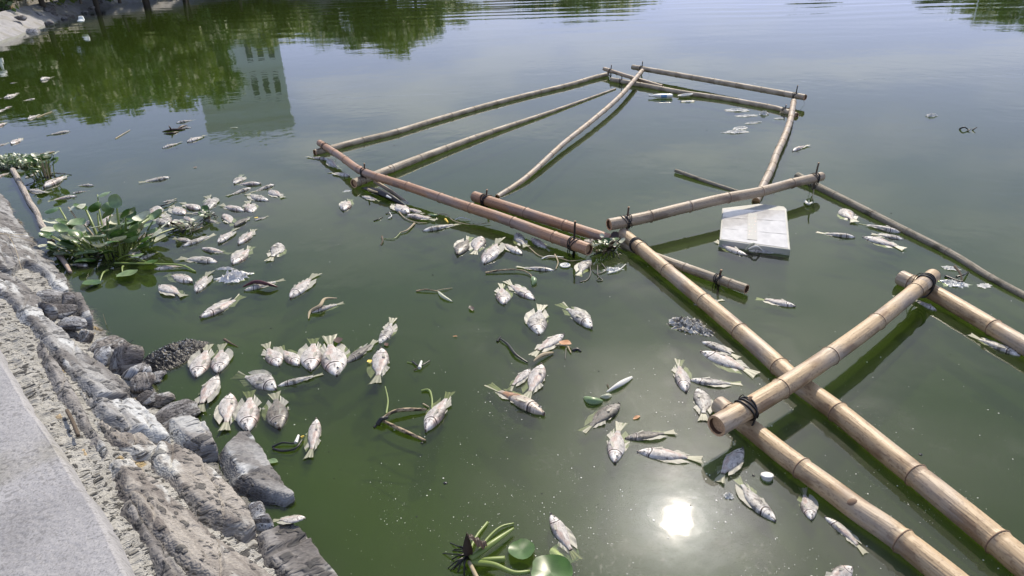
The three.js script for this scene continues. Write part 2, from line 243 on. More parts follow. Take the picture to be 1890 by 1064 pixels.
function slab(poly, thick, mat, seed, tilt = 0) {
  const P = poly.map(([x, y]) => bankUV(x, y)), us = P.map(q => q[0]), vs = P.map(q => q[1]), u0 = Math.min(...us) - 0.05, u1 = Math.max(...us) + 0.05, v0 = Math.min(...vs) - 0.05, v1 = Math.max(...vs) + 0.05;
  const step = 0.0062, nu = Math.ceil((u1 - u0) / step), nv = Math.ceil((v1 - v0) / step), D = [];
  const dist = (u, v) => { let inside = false, d = 9; for (let i = 0, j = P.length - 1; i < P.length; j = i++) { const [ax, ay] = P[i], [bx, by] = P[j]; if ((ay > v) !== (by > v) && u < (bx - ax) * (v - ay) / (by - ay) + ax) inside = !inside; const t = clamp(((u - ax) * (bx - ax) + (v - ay) * (by - ay)) / ((bx - ax) ** 2 + (by - ay) ** 2)); d = Math.min(d, Math.hypot(u - ax - t * (bx - ax), v - ay - t * (by - ay))); } return inside ? d : -d; };
  const vm = (v0 + v1) / 2;
  const C = []; const g = gridGeo(nu, nv, (a, b) => { const u = mix(u0, u1, a), v = mix(v0, v1, b); const d = dist(u, v) + 0.012 * pn(u * 7, v * 9, seed) + 0.005 * pn(u * 26, v * 26, seed); D.push(d);
    const rise = smooth(-0.014, 0.016, d), streak = pn(u * 3 + v * 4, v * 26 + u * 3, seed) * 0.004 + pn(u * 7, v * 48 + u * 5, seed + 3) * 0.002, lump = pn(u * 2.2, v * 5, seed + 8) * 0.009, pit = -0.006 * smooth(0.36, 0.6, pn(u * 24, v * 34, seed + 5)), ch = -0.012 * smooth(0.05, 0.0, Math.abs(pn(u * 2.2, v * 8, seed + 12))) ;
    const n = -0.04 + (0.04 + thick * 0.5) * rise + rise * (streak + lump + pit + ch + 0.0025 * pn(u * 45, v * 45, seed)) + tilt * (v - vm) * rise; const q = onBank(u, v, n), wet = wetness(q, u); C.push(wet, wet, wet * 0.97); return [...inBank(q), u * 0.55, (v + n * 1.3) * 0.75 + u * 0.09 + seed * 0.37]; },
    (a, b, c, d) => Math.max(D[a], D[b], D[c], D[d]) > -0.016);
  g.setAttribute('color', new THREE.Float32BufferAttribute(C, 3));
  return part('stone', g, mat, bank);
}
const SL = M.stone.map(m => { const c = m.clone(); c.vertexColors = true; return c; });
slab([[-60, 300], [0, 358], [18, 374], [27, 402], [50, 430], [75, 460], [100, 486], [125, 517], [132, 546], [100, 528], [78, 500], [45, 484], [22, 500], [0, 492], [-60, 440]], 0.035, SL[0], 1);
slab([[126, 552], [148, 556], [160, 573], [173, 602], [152, 597], [140, 578]], 0.11, SL[1], 2, -0.2);
slab([[-50, 470], [0, 506], [35, 517], [76, 548], [86, 590], [120, 612], [150, 648], [190, 675], [236, 714], [243, 738], [180, 733], [112, 668], [60, 600], [20, 560], [-50, 500]], 0.04, SL[0], 3);
slab([[248, 742], [285, 770], [320, 814], [302, 818], [264, 795], [232, 798], [190, 768], [152, 715], [184, 740]], 0.045, SL[0], 4);
slab([[290, 818], [330, 830], [380, 858], [420, 905], [460, 945], [474, 985], [455, 990], [410, 965], [370, 945], [330, 905], [300, 870], [278, 842]], 0.05, SL[2], 5, -0.1);
slab([[306, 779], [350, 783], [372, 800], [396, 834], [402, 846], [372, 840], [336, 814], [318, 800]], 0.085, SL[1], 6, -0.45);
slab([[404, 842], [430, 822], [456, 828], [482, 860], [502, 892], [530, 930], [549, 948], [522, 950], [482, 930], [440, 895], [414, 865]], 0.13, SL[0], 7, -0.42);
slab([[470, 987], [510, 980], [540, 984], [570, 1015], [606, 1064], [640, 1110], [570, 1110], [500, 1040]], 0.06, SL[1], 8, -0.40);
slab([[205, 852], [244, 850], [330, 930], [400, 992], [470, 1042], [545, 1100], [450, 1110], [350, 1050], [282, 980], [232, 910]], 0.035, SL[2], 9);
slab([[64, 612], [116, 684], [156, 748], [204, 832], [190, 842], [142, 772], [92, 690]], 0.02, SL[1], 10);
slab([[226, 880], [262, 952], [330, 1040], [390, 1110], [330, 1110], [270, 1010], [236, 930]], 0.02, SL[1], 11);
slab([[300, 828], [284, 838], [262, 842], [210, 815], [180, 770], [226, 802], [262, 800]], 0.025, SL[2], 12);
const sandM = std({ vertexColors: true, color: col(0.42, 0.33, 0.21), roughness: 0.95, bumpMap: gritBump, bumpScale: 0.02 });
const patch = (x, y, w, h, k) => { const p = []; for (let i = 0; i < 9; i++) { const a = i / 9 * 6.28, r = 0.75 + 0.35 * pn(i * 1.7, k * 3.1); p.push([x + Math.cos(a) * w * r + Math.sin(a) * h * 0.5, y + Math.sin(a) * h * r]); } const m = slab(p, 0.012, sandM, 20 + k); m.name = 'sand_patch'; tag(m, 'yellow sandy mortar'); };
[[92, 800, 8, 14], [104, 822, 9, 10], [112, 764, 8, 6], [156, 826, 9, 9], [168, 922, 7, 16], [184, 948, 11, 8]].forEach((q, k) => patch(...q, k));
{ const at = (x, y, n) => { const [u, v] = bankUV(x, y); return onBank(u, v, n).sub(A0); }; tag(part('iron_rod', tubeGeo([at(122, 763, 0.012), at(132, 785, 0.016), at(143, 810, 0.012)], 0.007, 8, 6), M.twig, bank), 'rusty dark rod end set in the mortar'); }
{ // loose rubble at the water's edge
  const R = rng(8);
  for (const [x, y, r, m, n] of [[92, 556, 0.07, 0, 0.02], [112, 578, 0.06, 1, 0.02], [86, 578, 0.05, 2, 0.02], [132, 604, 0.055, 0, 0.02], [120, 560, 0.05, 1, 0.01], [158, 618, 0.04, 2, 0.0], [178, 640, 0.04, 1, 0.0], [202, 640, 0.075, 2, 0.02], [222, 655, 0.055, 1, 0.0], [232, 676, 0.085, 2, 0.03], [250, 694, 0.06, 0, 0.02], [262, 712, 0.055, 2, 0.02], [275, 730, 0.04, 1, 0.0], [190, 662, 0.05, 0, 0.02], [290, 700, 0.03, 0, 0.0], [255, 676, 0.035, 1, 0.0], [270, 715, 0.035, 1, 0.0], [488, 972, 0.045, 0, 0.0], [470, 958, 0.05, 0, 0.0]]) {
    const [u, v] = bankUV(x, y), s = part('stone', rockGeo(r, x + y), M.stone[m], bank); s.position.copy(onBank(u, v, n - 0.01)).sub(A0); s.rotation.set(R(), R() * 6, R());
  }
}
for (const [x, y, r, sd, label, m] of [[293, 741, 0.055, 3, 'pale angular stone lying alone in the water just off the slabs', 2], [330, 772, 0.085, 4, 'grey flat stone half under water below the fish nearest the bank', 1], [293, 693, 0.032, 5, 'small whitish rounded stone at the landward end of the black mound', 0]]) {
  const s = solid('loose_stone', rockGeo(r, sd), M.stone[m], label, 'stone', 'loose stones at the water edge'); s.position.copy(spot(x, y, 0.01)); s.rotation.y = sd;
}
{ // the black wet mound off the bank
  const o = spot(325, 655), a = spot(258, 686).sub(o), b = spot(388, 632).sub(o), ax = b.clone().sub(a), L = ax.length(); ax.normalize(); const side = V(-ax.z, 0, ax.x);
  const g = gridGeo(70, 40, (s, t) => { const x = (s - 0.5) * 2, z = (t - 0.5) * 2, r = Math.hypot(x, z), k = r > 0 ? Math.max(Math.abs(x), Math.abs(z)) / r : 1; const X = x * k, Z = z * k, q = Math.hypot(X, Z), e = 1 + 0.15 * pn(X * 2, Z * 2, 3); const p = ax.clone().multiplyScalar(X * L * 0.5 * e).addScaledVector(side, Z * 0.125 * e * (1 - 0.25 * X)); p.y = -0.012 + 0.06 * (1 - q * q) + (1 - q) * 0.03 * pn(X * 4, Z * 3, 1) + 0.014 * pn(X * 14, Z * 8, 2) * (1 - q * q) + 0.005 * pn(X * 40, Z * 20, 4); return [p.x, p.y, p.z, s * 2, t]; });
  const t = thing('wet_mound', o, 'black wet mound with glistening specks lying just off the stone bank', 'mound'); part('body', g, M.tar = std({ map: M.mud.map, color: col(0.2, 0.2, 0.2), roughness: 0.4, bumpMap: stoneBump, bumpScale: 0.008 }), t);
  const R = rng(9), bits = [];
  for (let k = 0; k < 130; k++) { const s = 0.15 + R() * 0.7, q = 0.15 + R() * 0.7, i = Math.round(q * 40) * 71 + Math.round(s * 70), p = g.attributes.position, r = 0.0015 + R() * 0.003; bits.push(new THREE.OctahedronGeometry(r).translate(p.getX(i) + (R() - 0.5) * 0.01, p.getY(i) + r * 0.5, p.getZ(i) + (R() - 0.5) * 0.01)); }
  tag(part('specks', mergeGeometries(bits), std({ color: col(0.5, 0.5, 0.48), roughness: 0.2 }), t), 'glistening pale specks', undefined, undefined, 'stuff');
}
{ // dead stalks and a dry leaf in the rubble by the mound
  for (const [a, b, r, m, label] of [[[166, 636, 0.03], [176, 615, 0.07], 0.007, M.drystem, 'pale dry leaf strip standing up from the dark rubble by the bank'], [[222, 655, 0.03], [246, 628, 0.07], 0.003, M.black, 'thin black stalk leaning out over the water beside the rubble'], [[232, 660, 0.02], [262, 640, 0.02], 0.0035, M.drystem, 'thin pale stalk lying at the water end of the rubble'], [[196, 600, 0.0], [190, 580, 0.06], 0.0018, M.drystem, 'single hair-thin stalk rising from the water by the rubble']]) { const o = spot(...a), t = thing('dry_stalk', o, label, 'stalk'); part('stalk', tubeGeo([V(0, 0, 0), spot(...b).sub(o).multiplyScalar(0.55).add(V(0, 0.01, 0)), spot(...b).sub(o)], q => r * (1 - 0.6 * q), 10, 6), m, t); }
}
// ------------------------------------------------------------------ bamboo raft
const poles = {};
function pole(key, pts, w, mat, label, o = {}) {
  // pts: [px, py, height of the centre above the water]; w: diameter at start and end in metres
  const P = pts.map(([x, y, h]) => spot(x, y, h)), base = P[0].clone(), L = P.map(p => p.clone().sub(base));
  const curve = L.length === 2 ? new THREE.LineCurve3(L[0], L[1]) : new THREE.CatmullRomCurve3(L, false, 'centripetal'), len = curve.getLength(), R = rng(o.seed ?? key.charCodeAt(0) * 7);
  const nodes = []; let s = (o.first ?? 0.12) * (0.6 + R() * 0.6); while (s < len - 0.03) { nodes.push(s); s += 1.12 * (o.gap ?? 0.30) * (0.85 + R() * 0.35); }
  const rad = t => { const d = t * len; let k = mix(w[0], w[1], t) / 2; for (const n of nodes) { const q = Math.abs(d - n); if (q < 0.05) k *= 1 + 0.075 * Math.exp(-((q / 0.009) ** 2)) - 0.03 * Math.exp(-(((q - 0.016) / 0.008) ** 2)); } return k * (1 + 0.012 * pn(d * 5, key.charCodeAt(0))); };
  const seg = Math.min(420, Math.ceil(len / 0.009)), t = thing('bamboo_pole', base, label, 'pole', 'bamboo poles of the floating frame');
  part('culm', tubeGeo(L, rad, seg, 20, false), mat, t);
  const fr = (d) => { const u = clamp(d / len), p = curve.getPointAt(u), g = curve.getTangentAt(u); return [p, g]; };
  for (const n of nodes) { const [p, g] = fr(n), r = rad(n / len); const m = part('node_ring', new THREE.TorusGeometry(r * 0.985, r * 0.045 + 0.0006, 5, 22), M.node, t); m.position.copy(p); m.quaternion.setFromUnitVectors(V(0, 0, 1), g); }
  for (const [d, sg] of [[0, -1], [len, 1]]) {
    const [p, g] = fr(d), r = rad(d / len), dir = g.clone().multiplyScalar(sg), m = part('cut_end', mergeGeometries([new THREE.RingGeometry(r * 0.76, r, 22, 1), new THREE.CircleGeometry(r * 0.78, 18).translate(0, 0, -0.018)]), M.cut, t);
    m.position.copy(p).addScaledVector(dir, 0.0005); m.quaternion.setFromUnitVectors(V(0, 0, 1), dir);
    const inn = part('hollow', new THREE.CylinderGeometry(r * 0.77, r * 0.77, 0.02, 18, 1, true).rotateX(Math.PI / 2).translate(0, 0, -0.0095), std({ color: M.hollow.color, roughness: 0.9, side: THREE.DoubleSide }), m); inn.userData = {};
  }
  if (o.scars) for (const q of o.scars) { const [p, g] = fr(q * len), r = rad(q), m = part('branch_scar', new THREE.SphereGeometry(r * 0.32, 10, 8).scale(1.3, 0.5, 1), M.node, t); const side = V(-g.z, 0, g.x).normalize(); m.position.copy(p).addScaledVector(V(0, 1, 0).addScaledVector(side, o.scarSide ?? 0.6).normalize(), r * 0.92); m.quaternion.setFromUnitVectors(V(0, 1, 0), m.position.clone().sub(p).normalize()); }
  poles[key] = { curve, base, rad, len };
}
const B = M.bamboo;
pole('rear', [[1168, 124, 0.10], [1300, 147, 0.10], [1486, 180, 0.10]], [0.076, 0.072], B[2], 'straight pale bamboo pole lying farthest out, along the top edge of the frame', { gap: 0.34 });
pole('raised', [[1128, 147, 0.035], [1185, 157, 0.03], [1259, 171, 0.025], [1329, 181, 0.02], [1396, 193, 0.02], [1436, 201, 0.02], [1470, 213, 0.015]], [0.066, 0.06], B[2], 'slender bamboo pole with litter gathered along it, next in from the farthest pole', { gap: 0.36 });
pole('upper', [[1115, 127, 0.09], [1165, 143, 0.06], [1222, 160, 0.0]], [0.058, 0.055], B[1], 'short bamboo pole dipping into the water at the far left corner of the frame');
pole('diagonal', [[1185, 131, 0.085], [1142, 180, 0.08], [1094, 222, 0.068], [1038, 267, 0.052], [965, 333, 0.02], [918, 364, -0.002]], [0.066, 0.046], B[1], 'gently bent bamboo pole running down the middle of the frame into the water', { gap: 0.27, scars: [0.36, 0.58], first: 0.2 });
pole('ladder', [[1465, 187, 0.06], [1458, 224, 0.055], [1447, 255, 0.05], [1434, 283, 0.045], [1424, 311, 0.04], [1411, 338, 0.03], [1395, 372, 0.005]], [0.064, 0.062], B[1], 'grey bamboo pole with dark rings leading down to the white foam box', { gap: 0.22 });
pole('left', [[581, 282, 0.022], [657, 262, 0.022], [727, 245, 0.022], [788, 226.5, 0.022], [846, 209.5, 0.022], [899, 194.5, 0.022], [955, 180, 0.022], [1002, 168.5, 0.022], [1055, 155.5, 0.024], [1097, 143, 0.028], [1122, 137, 0.03]], [0.066, 0.062], B[2], 'pale bamboo pole floating along the far left side of the frame', { gap: 0.38, first: 0.14 });
pole('inner', [[653, 339, 0.04], [797, 283.5, 0.032], [900, 246, 0.024], [1010, 209, 0.015], [1136, 164, 0.006]], [0.078, 0.022], B[2], 'tapering bamboo pole inside the left side, its wide cut end nearest the fish', { gap: 0.36, scars: [0.09, 0.36], first: 0.05 });
pole('front', [[590, 264, 0.09], [630, 290, 0.10], [672, 318, 0.11], [760, 347, 0.10], [838, 374, 0.09], [920, 401, 0.075], [1000, 430, 0.065], [1087, 461, 0.06]], [0.064, 0.082], B[3], 'long kinked reddish bamboo pole crossing over the left corner of the frame', { gap: 0.33, scars: [0.2, 0.44, 0.66], scarSide: -0.3 });
pole('frontshort', [[876, 363, 0.045], [960, 390, 0.045], [1045, 417, 0.045], [1128, 443, 0.045]], [0.086, 0.074], B[3], 'reddish bamboo pole lying parallel behind the end of the long kinked pole', { gap: 0.38 });
pole('stub', [[1150, 452, 0.02], [1225, 480, 0.025], [1300, 507, 0.03], [1378, 534, 0.035]], [0.056, 0.056], B[2], 'grey weathered bamboo pole poking out to the right beneath the central pole', { gap: 0.3 });
pole('twiglet', [[1247, 315, 0.02], [1300, 334, 0.012], [1366, 356, 0.0]], [0.032, 0.032], B[4], 'thin dark bamboo stick half afloat beyond the foam box', { gap: 0.2 });
pole('dropped', [[692, 335, 0.05], [725, 356, 0.02], [752, 375, -0.015]], [0.034, 0.026], B[1], 'short pinkish stick slanting into the water under the kinked pole', { gap: 0.2 });
pole('moss', [[1472, 325, 0.03], [1506, 343, 0.022], [1602, 391, 0.016], [1668, 424.5, 0.014], [1760, 471, 0.012], [1825, 511, 0.01], [1890, 546, 0.008], [1950, 580, 0.0]], [0.062, 0.038], B[4], 'dark mossy bamboo pole low in the water along the right side', { gap: 0.34 });
pole('across', [[1124, 415, 0.13], [1190, 402, 0.135], [1258, 385, 0.14], [1340, 366, 0.142], [1400, 355, 0.14], [1460, 339, 0.135], [1516, 326, 0.125]], [0.082, 0.072], B[1], 'weathered pinkish bamboo pole casting its shade across the white foam box', { gap: 0.3, first: 0.3 });
pole('edge', [[1663, 513, 0.04], [1723, 541, 0.04], [1786, 577, 0.04], [1858, 620, 0.04], [1930, 662, 0.04]], [0.088, 0.085], B[0], 'bamboo pole with a dark cut end leaving the frame at the right', { gap: 0.42, first: 0.1 });
pole('main', [[1150, 432, 0.06], [1222, 492, 0.05], [1310, 565, 0.045], [1413, 654, 0.04], [1467, 703, 0.04], [1543, 759, 0.04], [1640, 838, 0.04], [1740, 918, 0.04], [1840, 1000, 0.04], [1960, 1102, 0.04]], [0.082, 0.092], B[0], 'longest and thickest tan bamboo pole running from the middle to the bottom right', { gap: 0.33, first: 0.22 });
pole('low', [[1326, 747, 0.03], [1392, 797, 0.035], [1450, 843, 0.04], [1533, 904, 0.04], [1588, 945, 0.04], [1640, 980, 0.04], [1745, 1062, 0.04], [1800, 1108, 0.04]], [0.078, 0.088], B[0], 'tan bamboo pole at the bottom with fish lying along its shaded side', { gap: 0.33, first: 0.06, scars: [0.62] });
pole('cross', [[1322, 787, 0.125], [1408, 738, 0.125], [1487, 688, 0.128], [1586, 619, 0.125], [1661, 560, 0.12], [1722, 509, 0.115]], [0.086, 0.078], B[0], 'smooth tan bamboo pole laid crosswise over the two lower poles', { gap: 0.36, first: 0.45 });

// rope lashings with their pegs
function near(key, px, py) { const q = poles[key]; let best = 9, t0 = 0; for (let i = 0; i <= 200; i++) { const p = q.curve.getPointAt(i / 200).add(q.base), s = p.clone().project(camera), d = Math.hypot((s.x + 1) * 945 - px, (1 - s.y) * 532 - py); if (i === 0 || d < best) { best = d; t0 = i / 200; } } return { p: q.curve.getPointAt(t0).add(q.base), d: q.curve.getTangentAt(t0), r: q.rad(t0) }; }
function lash(key, px, py, label, o = {}) {
  const a = near(key, px, py), t = thing('rope_lashing', a.p, label, 'rope lashing', 'black rope lashings on the bamboo frame'), side = V(-a.d.z, 0, a.d.x).normalize(), th = (o.th ?? 0.0032) * 0.8, LR = rng(px * 7 + py);
  const coil = (off, lean, drop) => { const pts = []; for (let i = 0; i <= 20; i++) { const q = i / 20 * 2 * Math.PI, y = Math.sin(q); pts.push(side.clone().multiplyScalar(Math.cos(q) * (a.r + th)).add(V(0, (a.r + th) * y - (y < 0 ? drop * -y : 0), 0)).addScaledVector(a.d, off + lean * y)); } return tubeGeo(pts, th, 40, 6, false); };
  const n = (o.n ?? 3) + 1; for (let k = 0; k < n; k++) part('coil', coil((k - (n - 1) / 2) * th * 2.6, (k % 2 ? 1 : -1) * (0.006 + 0.022 * LR()), k % 2 ? (o.drop ?? 0.05) : 0.003), M.rope, t);
  const e = side.clone().multiplyScalar(o.tailSide ?? -1); part('loose_end', tubeGeo([V(0, a.r + 0.004, 0), e.clone().multiplyScalar(a.r * 1.1).add(V(0, a.r * 0.7, 0)).addScaledVector(a.d, 0.03), e.clone().multiplyScalar(a.r * 1.8).add(V(0, -a.r * 0.5, 0)).addScaledVector(a.d, 0.05), e.clone().multiplyScalar(a.r * 2.3).add(V(0, -a.p.y + 0.004, 0)).addScaledVector(a.d, 0.09)], th * 0.55, 20, 5), M.rope, t);
  if (o.peg) { const g = thing('wooden_peg', a.p.clone().addScaledVector(a.d, 0.006), o.pegLabel, 'peg', 'pegs driven through the bamboo joints'), h = o.peg; part('shaft', tubeGeo([V(0, -0.10, 0), V(0.002, a.r, 0), V(0.006, a.r + h, 0.003)], t => 0.0085 - 0.002 * t, 8, 8), o.pegMat ?? M.peg, g); part('tip', new THREE.SphereGeometry(0.0072, 8, 6).scale(1, 0.6, 1).translate(0.006, a.r + h, 0.003), M.cut, g); }
}
lash('front', 672, 318, 'black rope round the kink of the long reddish pole', { peg: 0.045, pegLabel: 'pale-tipped peg at the kink of the long reddish pole', drop: 0.04 });
lash('front', 1058, 450, 'black rope near the right end of the long kinked pole', { peg: 0.12, pegMat: M.black, pegLabel: 'tall black peg near the right end of the long kinked pole', th: 0.004 });
lash('frontshort', 897, 369, 'black rope at the left end of the shorter reddish pole', { peg: 0.045, pegLabel: 'short pale-tipped peg at the left end of the shorter reddish pole', th: 0.005 });
lash('across', 1157, 409, 'tangled black rope where the weathered pole meets the thickest pole', { peg: 0.06, pegLabel: 'brown peg where the weathered pole meets the thickest pole', n: 4 });
lash('main', 1175, 452, 'black cord wound round the head of the thickest pole', { n: 2, th: 0.004, drop: 0.004 });
lash('stub', 1325, 516, 'black rope trailing on the grey weathered pole', { peg: 0.035, pegLabel: 'dark stubby peg on the grey weathered pole', tailSide: 1 });
lash('across', 1503, 329, 'black rope at the far end of the weathered pinkish pole', { peg: 0.085, pegMat: M.twig, pegLabel: 'thin tall stick at the far end of the weathered pinkish pole' });
lash('cross', 1379, 756, 'thick black rope loops on the near end of the crosswise pole', { th: 0.0052, n: 2, drop: 0.06, peg: 0.018, pegMat: M.cut, pegLabel: 'split brown peg in the thick rope loops of the crosswise pole' });
lash('cross', 1708, 519, 'black cord at the far end of the crosswise pole', { th: 0.0045, n: 3 });
lash('rear', 1184, 127, 'black rope at the left end of the farthest pole', { peg: 0.07, pegMat: M.black, pegLabel: 'black peg at the left end of the farthest pole' });
lash('rear', 1468, 177, 'black rope at the right end of the farthest pole', { peg: 0.085, pegMat: M.black, pegLabel: 'black peg at the right end of the farthest pole' });
lash('upper', 1127, 131, 'black rope at the raised tip of the short dipping pole', { peg: 0.06, pegMat: M.black, pegLabel: 'black peg at the raised tip of the short dipping pole' });
lash('raised', 1147, 150, 'black rope at the left end of the pole lined with litter', { peg: 0.05, pegMat: M.black, pegLabel: 'black peg at the left end of the pole lined with litter' });
lash('raised', 1449, 203, 'black rope at the right end of the pole lined with litter', { peg: 0.04, pegMat: M.black, pegLabel: 'black peg at the right end of the pole lined with litter' });
lash('front', 600, 271, 'dark cord at the far left tip of the kinked pole', { n: 2, th: 0.003, drop: 0.003 });

// ------------------------------------------------------------------ the white foam box
{
  const H = 0.042, c = [[1328, 443], [1459, 461], [1452, 386], [1447, 381], [1400, 376], [1333, 384]].map(([x, y]) => spot(x, y, H)), o = c.reduce((a, q) => a.add(q), V(0, 0, 0)).multiplyScalar(1 / c.length); o.y = 0;
  const sh = new THREE.Shape(c.map(q => new THREE.Vector2(q.x - o.x, -(q.z - o.z))));
  const t = thing('foam_box', o, 'white taped polystyrene box floating under the weathered pinkish pole', 'box');
  const g = new THREE.ExtrudeGeometry(sh, { depth: 0.05, bevelEnabled: true, bevelSize: 0.006, bevelThickness: 0.006, bevelSegments: 2, bevelOffset: -0.006, curveSegments: 1, steps: 4 }); g.rotateX(-Math.PI / 2); g.translate(0, H - 0.056, 0);
  const foamTex = dataTex(256, 256, (u, v) => { const a = fbm(u * 9, v * 9, 9, 5, 4), d = smooth(0.55, 0.75, fbm(u * 5, v * 5, 5, 8, 4)); return [0.36 + a * 0.14 - d * 0.12, 0.36 + a * 0.14 - d * 0.09, 0.31 + a * 0.14 - d * 0.13]; });
  part('body', g, std({ map: foamTex, roughness: 0.7, bumpMap: stoneBump, bumpScale: 0.004 }), t);
  // clear tape bands and faded print on the lid
  const fl = c[0].clone().sub(o), frr = c[1].clone().sub(o), bl = c[5].clone().sub(o), br = c[2].clone().sub(o), at = (s, q, y) => { const p = fl.clone().lerp(frr, s).lerp(bl.clone().lerp(br, s), q); p.y = y; return p; };
  const wob = (s, q) => 0.0012 * pn(s * 14, q * 30, 4);
  for (const [q0, q1] of [[0.02, 0.328], [0.334, 0.655], [0.661, 0.95]]) part('tape_strip', gridGeo(40, 4, (a, b) => { const p = at(0.02 + a * 0.95, mix(q0, q1, b) + 0.01 * pn(a * 5, q0 * 9), H + 0.0022 + wob(a, b)); return [p.x, p.y, p.z, a, b]; }), phys({ map: dataTex(256, 64, (u, v) => { const k = 0.34 + 0.20 * fbm(u * 14, v * 4, 14, 3, 3), e = smooth(0.06, 0.0, Math.min(v, 1 - v)) * 0.05 * vnoise(u * 30, 1, 30, 2); return [k - e, k * 0.99 - e, k * 0.96 - e]; }), roughness: 0.22, clearcoat: 0.5 }), t);
  const R = rng(31), marks = canvasTex(512, 320, (x, w, h) => { x.fillStyle = '#74797b'; x.fillRect(0, 0, w, h); x.globalAlpha = 0.6; for (let k = 0; k < 3; k++) { for (let i = 0; i < 26; i++) { x.fillStyle = ['#7f9a86', '#8a8f88', '#c99a92'][Math.floor(R() * 3)]; const X = 20 + k * 165 + R() * 110, Y = 20 + Math.floor(R() * 7) * 40; x.fillRect(X, Y, 8 + R() * 30, 5 + R() * 9); } } });
  part('faded_print', gridGeo(12, 6, (a, b) => { const p = at(0.40 + a * 0.14, 0.10 + b * 0.74, H + 0.0046); return [p.x, p.y, p.z, a, b]; }), phys({ map: marks, roughness: 0.4 }), t);
}

// ------------------------------------------------------------------ fish
const fishSkin = (seed, back, side, blush) => canvasTex(1024, 512, (x, w, h) => {
  const R = rng(seed), im = x.createImageData(w, h);
  for (let j = 0; j < h; j++) for (let i = 0; i < w; i++) {
    const u = i / w, v = j / h, dz = Math.abs(v - 0.5) * 2, n = fbm(u * 10, v * 6, 16, seed, 4), bl = smooth(0.50, 0.72, fbm(u * 5 + 3, v * 4, 16, seed + 9, 3)), fine = vnoise(u * 160, v * 90, 256, seed + 4);
    // scale rows: overlapping arcs
    const sx = u * 44, row = Math.floor(sx), sy = v * 30 + (row % 2) * 0.5, fx = sx - row, fy = sy - Math.floor(sy), arc = Math.abs(Math.hypot(fx - 0.1, (fy - 0.5) * 1.1) - 0.62), edge = u > 0.27 && u < 0.86 ? smooth(0.12, 0.0, arc) : 0;
    const darkBack = smooth(0.62, 0.98, v), bars = u > 0.3 ? 0.10 * smooth(0.2, 0.9, Math.sin(u * 46 + n * 3)) * smooth(0.35, 0.9, v) : 0;
    let c = side.map((s, k) => mix(mix(s, back[k], clamp(darkBack * 0.9 + bars * 1.8 + (1 - n) * 0.12)), blush[k], bl * 0.55));
    const dk = smooth(0.58, 0.72, fbm(u * 14, v * 10, 64, seed + 21, 4)) * 0.34, hd = u < 0.2 ? 0.07 * smooth(0.4, 0.7, fbm(u * 24, v * 26, 64, seed + 33, 3)) : 0; const k = (0.80 + n * 0.32) * (1 - edge * 0.46) * (0.92 + fine * 0.16) * (1 - dk) * (1 - hd * 2); const o = (j * w + i) * 4; for (let q = 0; q < 3; q++) im.data[o + q] = clamp(c[q] * k, 0, 255); im.data[o + 3] = 255;
  }
  x.putImageData(im, 0, 0);
  x.lineCap = 'round';
  const stroke = (pts, lw, c) => { x.strokeStyle = c; x.lineWidth = lw; x.beginPath(); pts.forEach(([a, b], i) => i ? x.lineTo(a * w, b * h) : x.moveTo(a * w, b * h)); x.stroke(); };
  const gill = a => Array.from({ length: 13 }, (_, i) => { const q = -1.25 + i / 12 * 2.5; return [0.185 + a + Math.cos(q) * 0.085, 0.5 + Math.sin(q) * 0.30]; });
  stroke(gill(0.004), 26, 'rgba(48,36,33,0.9)'); stroke(gill(0.03), 9, 'rgba(255,250,245,0.55)'); stroke(gill(-0.055), 12, 'rgba(80,64,60,0.6)'); stroke(gill(-0.03), 4, 'rgba(90,75,70,0.35)');
  stroke([[0.0, 0.5], [0.04, 0.49], [0.07, 0.43]], 14, 'rgba(50,38,34,0.8)');
  stroke([[0.29, 0.63], [0.5, 0.66], [0.66, 0.6], [0.95, 0.52]], 2, 'rgba(90,80,75,0.4)');
  for (let i = 0; i < 14; i++) { const a = 0.3 + R() * 0.5, b = 0.25 + R() * 0.5; stroke([[a, b], [a + 0.03 + R() * 0.08, b + (R() - 0.5) * 0.08]], 3 + R() * 8, R() < 0.6 ? 'rgba(120,70,60,0.35)' : 'rgba(255,250,245,0.4)'); }
});
const fishBump = dataTex(1024, 512, (u, v) => { const sx = u * 44, row = Math.floor(sx), sy = v * 30 + (row % 2) * 0.5, fx = sx - row, fy = sy - Math.floor(sy); const arc = Math.hypot(fx - 0.1, (fy - 0.5) * 1.1), sc = u > 0.27 ? smooth(0.75, 0.5, arc) * 0.35 : 0; const gl = Math.hypot((u - 0.185) / 0.085, (v - 0.5) / 0.30), cover = u > 0.12 && gl < 1 ? 0.45 : u > 0.2 ? 0.15 : 0.35; return sc + cover * 0.8 + fbm(u * 9, v * 6, 18, 3, 3) * 0.35; });
const SKIN = [fishSkin(3, [104, 98, 92], [228, 224, 217], [200, 170, 155]), fishSkin(11, [88, 86, 82], [220, 218, 211], [184, 178, 168]), fishSkin(23, [70, 70, 64], [156, 152, 142], [128, 120, 108]), fishSkin(37, [110, 94, 80], [206, 194, 178], [190, 116, 64])].map(map => phys({ map, roughness: 0.42, bumpMap: fishBump, bumpScale: 0.006, specularIntensity: 0.8 }));
const finTex = dataTex(256, 64, (u, v) => { const ray = 0.5 + 0.5 * Math.cos(u * Math.PI * 2 * 14), n = fbm(u * 8, v * 4, 8, 9, 3); const k = 0.55 + 0.35 * n + 0.2 * ray * (1 - v * 0.4); return [0.50 * k, 0.49 * k, 0.41 * k]; });
const FIN = phys({ map: finTex, roughness: 0.55, transmission: 0.35, thickness: 0, side: THREE.DoubleSide });
const TAIL = phys({ map: finTex, color: col(0.78, 0.80, 0.64), roughness: 0.5, transmission: 0.3, thickness: 0, side: THREE.DoubleSide });
